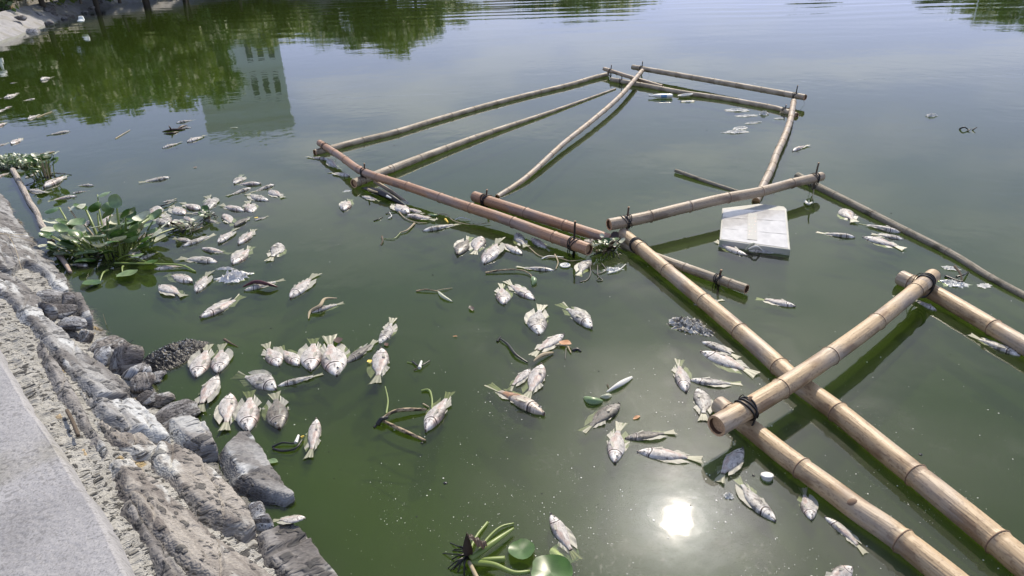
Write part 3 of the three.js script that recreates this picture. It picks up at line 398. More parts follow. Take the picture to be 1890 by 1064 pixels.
const EYE = std({ color: col(0.02, 0.018, 0.016), roughness: 0.15 }), EYERING = std({ color: col(0.62, 0.60, 0.55), roughness: 0.4 }), MOUTH = std({ color: col(0.10, 0.05, 0.045), roughness: 0.7 });
const PROFILE = { // [share of the length, half height, half width]
  deep: [[0, 0.018, 0.012], [0.02, 0.034, 0.020], [0.06, 0.060, 0.034], [0.12, 0.092, 0.049], [0.2, 0.126, 0.060], [0.3, 0.150, 0.066], [0.4, 0.150, 0.062], [0.52, 0.124, 0.050], [0.62, 0.078, 0.036], [0.69, 0.048, 0.026], [0.745, 0.038, 0.018], [0.775, 0.038, 0.010]],
  mid: [[0, 0.016, 0.012], [0.02, 0.030, 0.020], [0.06, 0.052, 0.034], [0.12, 0.078, 0.048], [0.2, 0.104, 0.060], [0.3, 0.122, 0.066], [0.4, 0.122, 0.062], [0.52, 0.102, 0.050], [0.62, 0.068, 0.036], [0.69, 0.044, 0.026], [0.745, 0.035, 0.018], [0.775, 0.035, 0.010]],
  slim: [[0, 0.014, 0.012], [0.02, 0.026, 0.022], [0.06, 0.042, 0.036], [0.12, 0.060, 0.050], [0.2, 0.078, 0.062], [0.3, 0.088, 0.066], [0.4, 0.087, 0.062], [0.52, 0.074, 0.050], [0.62, 0.055, 0.036], [0.69, 0.041, 0.026], [0.745, 0.034, 0.018], [0.775, 0.034, 0.010]],
};
function fishProto(kind, skin, bend, droop, open) {
  const pr = PROFILE[kind], S = s => { for (let i = 1; i < pr.length; i++) if (s <= pr[i][0]) { const q = (s - pr[i - 1][0]) / (pr[i][0] - pr[i - 1][0]), c = (k) => { const a = pr[Math.max(0, i - 2)][k], b = pr[i - 1][k], d = pr[i][k], e = pr[Math.min(pr.length - 1, i + 1)][k]; return b + (d - b) * q + (q * (1 - q)) * 0.25 * ((b - a) * (1 - q) - (e - d) * q); }; return [c(1), c(2)]; } return [pr.at(-1)[1], pr.at(-1)[2]]; };
  const o = new THREE.Group();
  const warp = (x, y, z) => [x - 0.45, y - droop * Math.pow(Math.max(0, x - 0.35), 2) * 1.2 - droop * 0.35 * Math.pow(Math.max(0, 0.25 - x), 2), z + bend * (x - 0.45) * (x - 0.45)];
  const asym = s => 0.018 * smooth(0.05, 0.3, s) * smooth(0.75, 0.5, s);
  const NU = 44, NV = 26, body = gridGeo(NU, NV, (a, b) => { const s = Math.pow(a, 1.15) * 0.775, [h, w] = S(s), th = b * Math.PI * 2, cy = Math.cos(th), sz = Math.sin(th); const gillLip = 1 + 0.05 * smooth(0.245, 0.265, s) * smooth(0.285, 0.268, s); const belly = sz < 0 ? 1 + 0.10 * Math.exp(-(((s - 0.33) / 0.14) ** 2)) : 1; const y = w * gillLip * Math.sign(cy) * Math.pow(Math.abs(cy), 0.8), z = (h * sz) * belly + asym(s); const p = warp(s, y, z); return [...p, s / 0.82, 0.5 + z / 0.36]; });
  const flip = body.index.array; body.setIndex(Array.from(flip)); part('body', body, skin, o);
  const fin = (base, tip, m, n = 12, mm = FIN, name = 'fin', ripple = 0.006) => { const g = gridGeo(n, 3, (a, b) => { const p0 = base(a), p1 = tip(a); const x = mix(p0[0], p1[0], b), z = mix(p0[1], p1[1], b), y = mix(p0[2] ?? 0, p1[2] ?? 0, b) + ripple * b * Math.sin(a * 17); return [...warp(x, y, z), a, b]; }); return part(name, g, mm, o); };
  const top = s => S(s)[0] + asym(s) - 0.006, bot = s => -S(s)[0] * (1 + 0.10 * Math.exp(-(((s - 0.33) / 0.14) ** 2))) + asym(s) + 0.006;
  const k = kind === 'slim' ? 0.8 : 1, R = rng(kind.length * 13 + Math.round(droop * 100));
  fin(a => { const s = 0.26 + a * 0.40; return [s, top(s)]; }, a => { const s = 0.26 + a * 0.40; return [s + 0.05 + 0.10 * a, top(s) + k * (0.028 + 0.042 * Math.sin(a * 2.7) + (Math.round(a * 22) % 2) * 0.010 * (1 - a))]; }, 1, 22, FIN, 'dorsal_fin');
  fin(a => { const s = 0.52 + a * 0.15; return [s, bot(s)]; }, a => { const s = 0.52 + a * 0.15; return [s + 0.09 + 0.08 * a, bot(s) - k * (0.070 - 0.045 * a)]; }, 1, 10, FIN, 'anal_fin');
  fin(a => [0.33 + a * 0.05, bot(0.35) + 0.01], a => [0.47 + a * 0.03, bot(0.42) - k * (0.03 - 0.02 * a)], 1, 5, FIN, 'pelvic_fin');
  fin(a => [0.762, (a - 0.5) * 2 * S(0.76)[0] * 0.92, 0.006], a => [1.0 - 0.025 * Math.cos((a - 0.5) * Math.PI) + (Math.round(a * 14) % 3) * 0.006, (a - 0.5) * 0.20 * (kind === 'slim' ? 0.72 : 1), 0.020], 1, 14, TAIL, 'tail_fin', 0.004);
  for (const sg of [1, -1]) {
    const w = S(0.30)[1]; fin(a => [0.262 + a * 0.01, -0.02 - a * 0.028, sg * w * 0.97], a => [0.37 + 0.02 * Math.sin(a * 3), -0.03 - a * 0.055, sg * (w * 0.99 + 0.010)], 1, 6, FIN, 'pectoral_fin', 0.004);
    const ew = S(0.1)[1], e = part('eye', new THREE.SphereGeometry(0.024, 12, 8).scale(1, 0.5, 1), EYERING, o); e.position.set(...warp(0.105, sg * ew * 0.84, 0.03)); const pu = part('pupil', new THREE.SphereGeometry(0.0175, 10, 8).scale(1, 0.6, 1), EYE, e); pu.position.y = sg * 0.006;
  }
  const mo = part('mouth', new THREE.TorusGeometry(0.021 * (open ? 1.3 : 1), 0.008, 6, 14).scale(0.7, 1.1, 1.3), skin, o); mo.rotation.y = Math.PI / 2; mo.position.set(...warp(0.004, 0, 0));
  const th = part('throat', new THREE.SphereGeometry(0.017, 10, 8).scale(0.6, 0.8, 1), MOUTH, mo); th.position.set(0, 0, 0.001);
  return o;
}
const PROTO = { d: fishProto('deep', SKIN[0], 0.06, 0.02), D: fishProto('deep', SKIN[1], -0.14, 0.05, true), m: fishProto('mid', SKIN[0], 0.16, 0.03, true), M: fishProto('mid', SKIN[1], -0.10, 0.02), s: fishProto('slim', SKIN[1], 0.12, 0.02), S: fishProto('slim', SKIN[0], -0.16, 0.04, true), g: fishProto('mid', SKIN[2], 0.1, 0.03), G: fishProto('deep', SKIN[2], 0.05, 0.04, true), o: fishProto('slim', SKIN[3], 0.03, 0.02) };
let nf = 0;
function fish(kind, hx, hy, tx, ty, label, o = {}) {
  const a = spot(hx, hy, 0.012), b = spot(tx, ty, 0.006), c = a.clone().lerp(b, 0.45), d = b.clone().sub(a), R = rng(101 + nf++ * 17), f = PROTO[kind].clone();
  f.name = numbered('dead_fish'); tag(f, label, 'fish', 'dead fish floating on the pond'); scene.add(f);
  const L = d.length(); f.position.copy(c); f.position.y = (o.y ?? 0.000) + 0.008 * L;
  const lie = (o.side ?? (R() < 0.5 ? 1 : -1)) > 0 ? 0 : Math.PI;
  f.rotation.order = 'YZX'; f.rotation.y = Math.atan2(-d.z, d.x); f.rotation.x = lie + (o.roll ?? (R() - 0.5) * 0.46); f.rotation.z = (o.pitch ?? (R() - 0.5) * 0.09);
  f.scale.set(L, L * (0.95 + R() * 0.25), L * (o.fat ?? (0.92 + R() * 0.16)));
  return f;
}
// far left, near the edge of the picture
fish('S', 18, 153, 32, 152, 'tiny pale fish by the left edge, beside the foot of a thin pole reflection');
fish('s', 74, 148, 96, 141, 'pale fish tipped upwards alone, farthest out of those by the left edge');
fish('S', 9, 180, 35, 172, 'slim pale fish at the left edge with its tail lifted outward');
fish('m', -8, 182, 6, 180, 'fish cut by the left edge just behind a slim pale fish');
fish('s', 64, 181, 44, 186, 'thin pale fish above a dark twig, second column from the left edge');
fish('M', -3, 205, 11, 200, 'left one of two rounded fish touching at the left edge');
fish('d', 10, 199, 22, 195, 'right one of two rounded fish touching at the left edge');
fish('s', 50, 219, 72, 211, 'pale fish with a dry straw lying against its tail');
fish('m', -5, 233, 13, 225, 'pale fish cut by the left edge above the reed clump, outer one');
fish('m', 22, 265, 42, 254, 'pale fish slanting outward just above the reed clump');
fish('M', -4, 268, 17, 263, 'pale fish cut by the left edge directly above the reed clump, inner one');
fish('s', 128, 241, 84, 250, 'long white fish floating alone at the edge of the mirrored treetops');
fish('s', 326, 226, 361, 220, 'white fish beyond the dark floating leaves, tail pointing right');
fish('s', 353, 234, 325, 237, 'thin white fish lying against the dark floating leaves');
fish('m', 344, 261, 377, 250, 'plump white fish right of the dark floating leaves');
fish('s', 299, 272, 334, 262, 'slender white fish nearer than the dark floating leaves');
fish('S', -6, 326, 18, 318, 'white fish tucked under the reed clump at the left edge');
fish('M', 47, 327, 68, 318, 'pale fish poking out on the bank side of the small hyacinth');
fish('m', 84, 345, 126, 320, 'white fish with a raised tail on the outer side of the small hyacinth');
fish('M', 53, 350, 91, 355, 'pale fish just nearer than the small hyacinth, its reflection green below');
fish('s', 172, 341, 140, 341, 'uppermost of three thin fish above the big hyacinth');
fish('s', 133, 356, 166, 350, 'greyish thin fish, middle of three above the big hyacinth');
fish('S', 140, 360, 87, 370, 'longest and nearest of three thin fish above the big hyacinth');
fish('s', 313, 326, 256, 338, 'long lone white fish in open water beyond the hyacinth shoal');
// the shoal right of the big hyacinth
fish('D', 434, 338, 448, 321, 'white fish with ragged fins, farthest of the shoal by the hyacinth');
fish('m', 480, 339, 429, 339, 'fish lying level right under the ragged farthest fish of the shoal');
fish('s', 463, 345, 419, 362, 'clean pale fish slanting outward, left one of the far pair in the shoal');
fish('s', 506, 340, 463, 355, 'slender pale fish slanting outward, right one of the far pair in the shoal');
fish('M', 493, 369, 454, 358, 'greyer fish with its head to the right below the slanting far pair');
fish('d', 497, 350, 524, 365, 'blunt fish at the right tip of the shoal, tail towards the viewer');
fish('d', 367, 386, 335, 373, 'plump fish near the black twig, head towards the right');
fish('D', 387, 383, 386, 361, 'stubby fish end-on with a dark stem below it, middle of the shoal');
fish('m', 449, 388, 405, 379, 'broad white fish lying level just left of an end-on stubby one');
fish('d', 464, 390, 456, 372, 'stubby end-on fish at the right of the broad level one');
fish('d', 340, 394, 316, 379, 'plump fish right next to the black twig in the shade');
fish('s', 396, 391, 343, 395, 'long level fish under the end-on stubby fish');
fish('D', 307, 415, 297, 392, 'ragged fish touching the outer stems of the hyacinth, head to the viewer');
fish('m', 340, 398, 356, 410, 'fish half hidden by the tangled black stems');
fish('d', 413, 395, 429, 415, 'rounded fish with its tail to the viewer, right of the small sprout');
fish('G', 433, 416, 463, 398, 'bruised grey fish beside floating yellow scraps');
fish('g', 254, 441, 299, 421, 'scaly grey fish inside the hyacinth roots with a yellow bud above');
fish('s', 338, 453, 399, 432, 'smooth slim fish right of the green runner, head down left');
fish('m', 401, 448, 433, 420, 'upright-slanting fish, left one of a matched pair at the right of the shoal');
fish('m', 442, 449, 472, 422, 'upright-slanting fish, right one of a matched pair at the right of the shoal');
fish('m', 371, 458, 423, 467, 'pinkish fish with green tail, head left, below the matched pair');
fish('M', 401, 481, 331, 477, 'torn pinkish fish lying level below the pinkish green-tailed one');
fish('d', 430, 486, 466, 453, 'large pink-flanked fish slanting down left at the near edge of the shoal');
fish('D', 517, 447, 500, 482, 'fish with a wide spread side fin, alone to the right of the shoal');
fish('m', 285, 494, 343, 489, 'long pale fish under the end of the green runner');
fish('s', 256, 479, 293, 463, 'pale fish with only its white tail clear of the hyacinth leaves');
fish('M', 248, 478, 250, 450, 'broad pale fish among the hyacinth leaves, its head hidden');
fish('M', 109, 466, 156, 452, 'pale fish between the hyacinth and the driftwood stick');
fish('D', 162, 489, 128, 485, 'eaten fish with dark holes beside the end of the driftwood stick');
fish('d', 208, 400, 190, 425, 'pale fish lying in the middle of the hyacinth', { y: 0.02 });
fish('d', 166, 405, 146, 425, 'pale fish under the left leaves of the hyacinth');
fish('d', 288, 380, 280, 405, 'white fish just behind the outer right leaves of the hyacinth');
fish('M', 300, 372, 326, 366, 'small fish just beyond the black twig at the far side of the shoal');
fish('d', 322, 404, 330, 422, 'small plump fish on the bank side of the tangled black stems');
fish('s', 376, 404, 404, 412, 'small thin fish between the sprout and the rounded fish at its right');
fish('m', 352, 444, 318, 440, 'small fish floating across the base of the green runner');
fish('M', 470, 405, 496, 398, 'small fish beside the yellow petals at the right side of the shoal');
fish('s', 420, 508, 392, 520, 'small fish half hidden behind the crumpled foil bag');
// nearer, between the hyacinth and the bank
fish('m', 356, 519, 308, 503, 'scaly fish with a forked tail left of a fish standing upright');
fish('m', 360, 537, 384, 502, 'upright fish with a green tail left of the crumpled foil bag');
fish('d', 294, 525, 342, 547, 'wide fish with its tail to the viewer nearest the bank in its row');
fish('s', 450, 534, 524, 514, 'pale fish with a dark red leaf lying over its flank');
fish('m', 533, 548, 581, 505, 'clean pale fish slanting down left, farthest right of the upper group');
fish('m', 372, 586, 451, 544, 'long silvery fish with a green tail above the black mound');
fish('s', 573, 574, 634, 557, 'slim fish with a bent dry leaf strip over its head', { roll: 0.2 });
fish('d', 362, 693, 386, 635, 'left fish of the pair touching the black mound', { roll: 0.1 });
fish('d', 401, 686, 409, 634, 'right fish of the pair touching the black mound', { roll: -0.1 });
fish('d', 513, 673, 489, 635, 'left one of two small plump fish, the eye showing', { roll: 0 });
fish('d', 550, 673, 515, 638, 'right one of two small plump fish, overlapping the tip of its neighbour', { roll: 0.1 });
fish('d', 574, 682, 580, 621, 'large fish with its head to the viewer beside the biggest one', { roll: 0.05 });
fish('d', 619, 690, 606, 622, 'biggest fish, head to the viewer, a dark leaf at its tail', { roll: 0.05, fat: 1.05 });
fish('g', 639, 667, 697, 628, 'dark scaled fish lying between the biggest fish and the white-bellied one');
fish('M', 702, 631, 728, 588, 'fish with its tail outward just above a white-bellied one');
fish('m', 707, 641, 697, 707, 'white-bellied fish with a yellow scrap at its side', { roll: 0.1 });
fish('D', 511, 715, 435, 686, 'purplish ragged fish with raised fins, head to the right', { roll: -0.3 });
fish('s', 512, 710, 597, 690, 'slim fish with a dark slit behind the gills and a green tail');
fish('m', 397, 690, 362, 764, 'grey-white fish with its tail to the bank, nearest the black mound', { roll: 0.1 });
fish('d', 425, 723, 416, 797, 'fish with its tail to the viewer, left one of the near trio', { fat: 0.85 });
fish('d', 458, 794, 462, 718, 'wide barred fish in the middle of the near trio, head to the viewer', { roll: 0 });
fish('G', 516, 788, 508, 723, 'patchy fish with an open belly, right one of the near trio');
fish('m', 586, 770, 573, 846, 'fish lying alone by a black twisted twig, tail to the viewer', { fat: 0.8 });
fish('d', 568, 974, 506, 976, 'pink fish wedged between the stone slabs at the bottom left', { y: 0.05, roll: 0.3, pitch: -0.10, fat: 1.3 });
// along the left corner of the frame
fish('s', 606, 293, 565, 290, 'thin white fish below the cut end of the far left pole');
fish('S', 604, 294, 625, 312, 'white fish under the kinked pole, only its rear half clear');
fish('m', 646, 324, 610, 317, 'small white fish left of the kink in the long reddish pole');
fish('d', 634, 387, 648, 366, 'plump fish alone just nearer than the wide cut pole end');
fish('m', 669, 361, 704, 369, 'white fish at the edge of the black debris under the pole');
fish('d', 754, 393, 726, 372, 'plump white fish at the left of three heaped under the reddish pole');
fish('m', 755, 388, 781, 397, 'rounded back of a fish, middle of three heaped under the reddish pole', { y: 0.015 });
fish('m', 751, 398, 804, 409, 'fish on top at the right of three heaped under the reddish pole', { y: 0.012 });
fish('s', 781, 425, 852, 412, 'clean white fish with a dark belly patch along the reddish pole shade');
fish('G', 845, 469, 869, 435, 'torn fish with fins spread, leftmost in the row below the reddish poles');
fish('d', 889, 436, 875, 469, 'scaly fish, tail to the viewer, second in the row below the reddish poles');
fish('d', 893, 484, 922, 441, 'large pinkish fish, head to the viewer, third in the row below the reddish poles');
fish('m', 965, 467, 922, 446, 'small fish pointing right whose tail touches the large pinkish one');
fish('M', 953, 428, 970, 458, 'fish with a brown scrap on its tail close under the reddish pole');
fish('m', 980, 439, 1016, 463, 'white fish slanting right closest to the end of the reddish pole');
fish('s', 1022, 497, 952, 493, 'long white fish behind a curved brown stem');
fish('D', 1088, 477, 1065, 508, 'white fish with a dark hole beside the tangle at the pole ends');
fish('d', 929, 560, 925, 522, 'plump fish with a dark eye, left one of the crossed pair', { roll: 0.1 });
fish('m', 984, 551, 931, 519, 'slanting fish, right one of the crossed pair');
fish('D', 991, 614, 996, 563, 'decayed fish with bony face and dark left fin in mid water', { roll: 0.1 });
fish('M', 1094, 604, 1035, 557, 'fish with long trailing fins, head down right, in mid water');
fish('m', 1038, 614, 979, 655, 'grey-white fish touching a round tan leaf');
fish('m', 977, 679, 936, 719, 'smaller fish lying against a bigger one behind the orange-bellied fish');
fish('m', 1003, 670, 973, 738, 'bigger fish of the side-by-side pair behind the orange-bellied one', { roll: 0.15 });
fish('o', 1003, 764, 900, 707, 'slim fish with an orange-brown belly and open jaw', { fat: 1.1 });
fish('d', 787, 794, 833, 719, 'dark-backed fish with a green tail touching the brown Y-shaped stems', { fat: 0.85 });
fish('m', 1014, 949, 1064, 1034, 'fish with red marks behind the gills above the bottom hyacinth', { roll: 0.05 });
// right of the middle
fish('G', 1144, 744, 1074, 796, 'bloated decayed fish with the white gut showing beside a green pod');
fish('m', 1131, 851, 1142, 777, 'pale fish with its head to the viewer left of the level pair', { roll: 0.05 });
fish('g', 1154, 805, 1246, 796, 'upper one of two level fish above the sun glare, ringed eye');
fish('m', 1177, 828, 1297, 847, 'lower one of two level fish above the sun glare, larger');
fish('m', 1263, 721, 1250, 661, 'fish with its head to the viewer touching another nose', { roll: 0.1 });
fish('M', 1274, 700, 1370, 708, 'fish lying level with clear tail fin beside the head-on one');
fish('D', 1292, 714, 1303, 778, 'tattered fish close to the broken end of the lowest pole');
fish('m', 1296, 644, 1400, 692, 'front one of two fish pressed along the thickest pole');
fish('M', 1297, 627, 1366, 660, 'rear one of two fish pressed along the thickest pole');
fish('m', 1282, 560, 1337, 553, 'fish under the thickest pole showing only its tail');
fish('m', 1469, 563, 1396, 548, 'white fish alone between the thickest pole and the crosswise one');
fish('m', 1368, 824, 1321, 889, 'yellowish-tailed fish in the shade of the crosswise pole end', { roll: 0.3 });
fish('M', 1429, 960, 1353, 876, 'large grey-backed fish swimming pose, head to the bottom right', { roll: 0.1 });
fish('d', 1498, 957, 1481, 898, 'fish half hidden in the shade of the lowest pole');
fish('S', 1526, 950, 1602, 1021, 'slim curved fish trailing along the lowest pole');
fish('d', 1574, 1042, 1515, 1082, 'fish cut by the bottom edge of the picture near the lowest pole', { side: -1 });
fish('S', 1377, 470, 1318, 446, 'torn fish at the near left side of the white foam box');
fish('s', 1382, 460, 1442, 467, 'fish wrapped in netting at the near right side of the foam box');
fish('d', 1555, 383, 1579, 412, 'plump fish close along the dark mossy pole, nearest its head end');
fish('s', 1662, 428, 1586, 410, 'thin fish lying against the dark mossy pole');
fish('s', 1578, 437, 1506, 428, 'long white fish alone between the foam box and the mossy pole');
fish('M', 1668, 439, 1608, 431, 'fish partly under its neighbour near the mossy pole');
fish('m', 1595, 434, 1672, 460, 'fish with a dark head overlapping another near the mossy pole');
fish('m', 1730, 571, 1686, 549, 'fish caught under the end of the right-hand cut pole');
fish('s', 1882, 655, 1788, 617, 'long fish lying in the shade of the pole leaving at the right');
fish('S', 1462, 277, 1491, 268, 'whitish scrap-like fish right of the ringed grey pole');

// ------------------------------------------------------------------ plants
const bladeGeo = (() => { const mk = (cup, seed) => gridGeo(20, 6, (a, b) => { const q = a * 2 * Math.PI, notch = 1 - 0.16 * Math.exp(-((Math.min(q, 2 * Math.PI - q) / 0.35) ** 2)), r = b * notch * (1 + 0.06 * Math.sin(q * 2 + seed)); const x = -Math.cos(q) * r * 0.95, z = Math.sin(q) * r; return [x, cup * r * r + 0.07 * Math.sin(q * 3 + seed) * r * r, z, 0.5 + z * 0.5, 0.5 + x * 0.5]; }); return [mk(0.35, 1), mk(0.15, 2), mk(0.6, 3), mk(-0.3, 4)]; })();
// one leaf: the blade and its stalk from the crown of the plant
function leaf(parent, from, to, r, dir, m, bl = 0, stalk = 0.006, sm = M.greenstem) {
  const b = part('leaf', bladeGeo[bl], m, parent); b.position.copy(to).addScaledVector(dir, r * 0.8); b.scale.setScalar(r);
  const up = new THREE.Vector3().crossVectors(dir, V(0, 1, 0)); if (up.length() < 0.1) up.set(1, 0, 0); up.normalize(); const n = new THREE.Vector3().crossVectors(up, dir).normalize(); b.quaternion.setFromRotationMatrix(new THREE.Matrix4().makeBasis(dir.clone().normalize(), n, up.clone()));
  if (from) { const mid = from.clone().lerp(to, 0.5).add(V(0, from.distanceTo(to) * 0.12, 0)); const g = tubeGeo([from, mid, to], t => stalk * (1.25 - 0.6 * t), 10, 6, false); b.updateMatrix(); g.applyMatrix4(b.matrix.clone().invert()); part('stalk', g, sm, b); }
  return b;
}
{ // the big water hyacinth by the bank
  const o = spot(205, 470), t = thing('water_hyacinth', o, 'large glossy water hyacinth floating close to the bank among dead fish', 'water plant', 'water hyacinths'), R = rng(77);
  const at = (px, py, h) => spot(px, py, h).sub(o);
  for (const [px, py, h, r, m, bl, tx, ty, tz] of [[212, 372, 0.30, 0.062, 1, 0, 0.1, 0.8, -0.3], [228, 392, 0.26, 0.066, 0, 1, 0.6, 0.75, 0.2], [222, 410, 0.17, 0.062, 1, 1, 0.7, 0.3, 0.3], [112, 375, 0.22, 0.06, 0, 3, -0.9, -0.2, 0.1], [128, 374, 0.23, 0.066, 2, 3, 0.8, 0.1, -0.2], [182, 352, 0.21, 0.06, 1, 3, 0.9, 0.3, 0.1], [160, 380, 0.20, 0.05, 0, 0, -0.6, 0.4, 0.2], [180, 386, 0.2, 0.055, 0, 2, 0.3, 0.6, 0.1], [196, 395, 0.2, 0.06, 0, 1, 0.5, 0.7, 0.1], [204, 384, 0.22, 0.05, 1, 2, 0.2, 0.9, 0.1], [115, 405, 0.12, 0.058, 2, 1, -0.7, 0.2, 0.3], [110, 420, 0.10, 0.056, 2, 1, -0.8, 0.1, 0.4], [128, 412, 0.14, 0.05, 1, 0, -0.4, 0.5, 0.1], [155, 408, 0.15, 0.055, 2, 1, -0.5, 0.2, 0.5], [140, 418, 0.13, 0.06, 0, 2, -0.5, 0.5, 0.4], [120, 438, 0.07, 0.06, 0, 1, -0.6, 0.4, 0.6], [146, 437, 0.1, 0.055, 0, 1, -0.3, 0.3, 0.6], [104, 435, 0.05, 0.045, 1, 0, -0.8, 0.2, 0.2], [180, 414, 0.15, 0.055, 2, 1, 0.2, 0.3, 0.7], [207, 420, 0.15, 0.05, 2, 0, 0.4, 0.3, 0.6], [193, 424, 0.12, 0.05, 1, 1, 0.5, 0.5, 0.6], [236, 425, 0.15, 0.06, 1, 0, 0.7, 0.5, 0.2], [216, 435, 0.14, 0.055, 0, 0, 0.3, 0.7, 0.3], [248, 432, 0.11, 0.05, 0, 1, 0.7, 0.5, 0.3], [238, 447, 0.09, 0.055, 1, 2, 0.6, 0.6, 0.4], [265, 414, 0.10, 0.045, 1, 1, 0.9, 0.2, -0.1], [280, 398, 0.10, 0.04, 0, 1, 0.9, 0.25, 0], [176, 444, 0.1, 0.05, 1, 0, -0.2, 0.6, 0.5], [160, 457, 0.06, 0.06, 1, 3, 0.2, 0.15, 0.9], [184, 462, 0.06, 0.05, 0, 1, 0.1, 0.3, 0.8], [130, 466, 0.03, 0.05, 1, 1, -0.6, 0.1, 0.6], [260, 455, 0.05, 0.055, 1, 0, 0.8, 0.2, 0.4], [248, 470, 0.05, 0.045, 1, 1, 0.6, 0.2, 0.6], [268, 484, 0.02, 0.05, 0, 1, 0.7, 0.15, 0.5], [223, 505, 0.015, 0.066, 1, 1, 0.6, 0.05, 0.35], [182, 520, 0.012, 0.05, 0, 1, -0.6, 0.05, 0.5], [100, 452, 0.03, 0.045, 2, 1, -0.5, 0.1, 0.6]]) {
    const dir = V(tx, (h > 0.19 ? 0.8 : 0.6) * ty + 0.08, tz).normalize(), to = at(px, py, h); leaf(t, V((R() - 0.5) * 0.10 + to.x * 0.62, 0.005, (R() - 0.5) * 0.08 + to.z * 0.62), to, r * 1.02, dir, M.leaf[m], bl, 0.006 + R() * 0.004, m === 2 ? M.drystem : M.greenstem);
  }
  for (let k = 0; k < 62; k++) { const a = R() * 6.28, d = 0.05 + R() * 0.36, h = 0.03 + R() * 0.15, to = V(Math.cos(a) * d * 0.95 - 0.05, h, Math.sin(a) * d * 0.6 - 0.08); leaf(t, V(to.x * 0.7, 0.004, to.z * 0.7), to, 0.036 + R() * 0.028, V(Math.cos(a), 0.25 + R() * 0.75, Math.sin(a)).normalize(), M.leaf[R() < 0.33 ? 0 : R() < 0.5 ? 1 : 2], Math.floor(R() * 4), 0.005 + R() * 0.003); }
  for (const pts of [[[210, 485, 0.02], [290, 487, 0.03], [330, 490, 0.02], [352, 502, 0.005]], [[225, 470, 0.01], [270, 440, 0.03], [310, 424, 0.025], [350, 412, 0.01]], [[230, 430, 0.06], [262, 408, 0.08], [285, 397, 0.06], [298, 401, 0.03]]]) part('runner', tubeGeo(pts.map(q => at(...q)), 0.0075, 24, 6), M.greenstem, t);
  const roots = []; for (let k = 0; k < 26; k++) { const a = R() * 6.28, d = 0.05 + R() * 0.16; roots.push(tubeGeo([V(0, 0.02, 0), V(Math.cos(a) * d * 0.5, 0.018 + R() * 0.02, Math.sin(a) * d * 0.5), V(Math.cos(a) * d, 0.001, Math.sin(a) * d)], 0.003, 6, 4)); } part('roots', mergeGeometries(roots), M.black, t); t.scale.set(1.04, 0.84, 1.0);
}
function tuft(px, py, label, n, size, hmax, seed, mats, o = {}) {
  const c = spot(px, py), t = thing('water_hyacinth', c, label, 'water plant', 'water hyacinths'), R = rng(seed);
  for (let k = 0; k < n; k++) { const a = R() * 6.28, d = size * Math.sqrt(R()), h = 0.02 + R() * hmax, to = V(Math.cos(a) * d, h, Math.sin(a) * d * 0.7); leaf(t, V(to.x * 0.6, 0.002, to.z * 0.6), to, (o.r ?? 0.03) * (0.7 + R() * 0.7), V(Math.cos(a), R() * 0.8 + 0.1, Math.sin(a)).normalize(), mats[Math.floor(R() * mats.length)], Math.floor(R() * 4), 0.004, R() < 0.5 ? M.greenstem : M.drystem); }
  const roots = []; for (let k = 0; k < 16; k++) { const a = R() * 6.28, d = size * (0.5 + R() * 0.9); roots.push(tubeGeo([V(0, 0.012, 0), V(Math.cos(a) * d * 0.5, 0.015 + R() * 0.02, Math.sin(a) * d * 0.5), V(Math.cos(a + 0.4) * d, 0.001, Math.sin(a + 0.4) * d)], 0.003, 8, 4)); } part('roots', mergeGeometries(roots), M.black, t);
  return t;
}
tuft(84, 330, 'small water hyacinth between the driftwood stick and open water, fish around it', 26, 0.16, 0.20, 5, [M.leaf[0], M.leaf[0], M.leaf[1], M.leaf[2]], { r: 0.04 });
tuft(1118, 466, 'dark tangle of small plants jammed where the central poles meet', 30, 0.10, 0.07, 6, [M.leaf[0], M.leaf[2], M.deadleaf, M.deadleaf], { r: 0.022 });
tuft(386, 405, 'tiny sprout with one upright black stem inside the shoal', 9, 0.07, 0.05, 7, [M.leaf[0], M.leaf[1], M.leaf[2]], { r: 0.022 });
tuft(345, 425, 'dark withered hyacinth with pale stems between shoal and big plant', 12, 0.12, 0.05, 8, [M.deadleaf, M.leaf[2], M.deadleaf], { r: 0.025 });
{ // reeds at the left edge
  const c = spot(22, 306), t = thing('reed_clump', c, 'grey-green clump of small-leaved floating weed at the left edge', 'water weed'), R = rng(12), g = [], h = [];
  for (let k = 0; k < 900; k++) { const a = R() * 6.28, d = Math.sqrt(R()), x = Math.cos(a) * d * 0.34, z = Math.sin(a) * d * 0.17, y = 0.01 + R() * 0.11 * (1 - d * d * 0.7); const q = new THREE.PlaneGeometry(0.012 + R() * 0.012, 0.022 + R() * 0.02); q.rotateX(-R() * 2.2).rotateY(R() * 6.28).translate(x, y, z); (R() < 0.6 ? g : h).push(q); }
  tag(part('leaves', mergeGeometries(g), M.leaf[1], t), 'mid green small leaves', undefined, undefined, 'stuff'); tag(part('dry_leaves', mergeGeometries(h), M.leaf[2], t), 'pale small leaves', undefined, undefined, 'stuff');
  part('root_mass', rockGeo(0.2, 3, 0.16, 2).scale(1.3, 1, 0.75), M.mud, t);
}
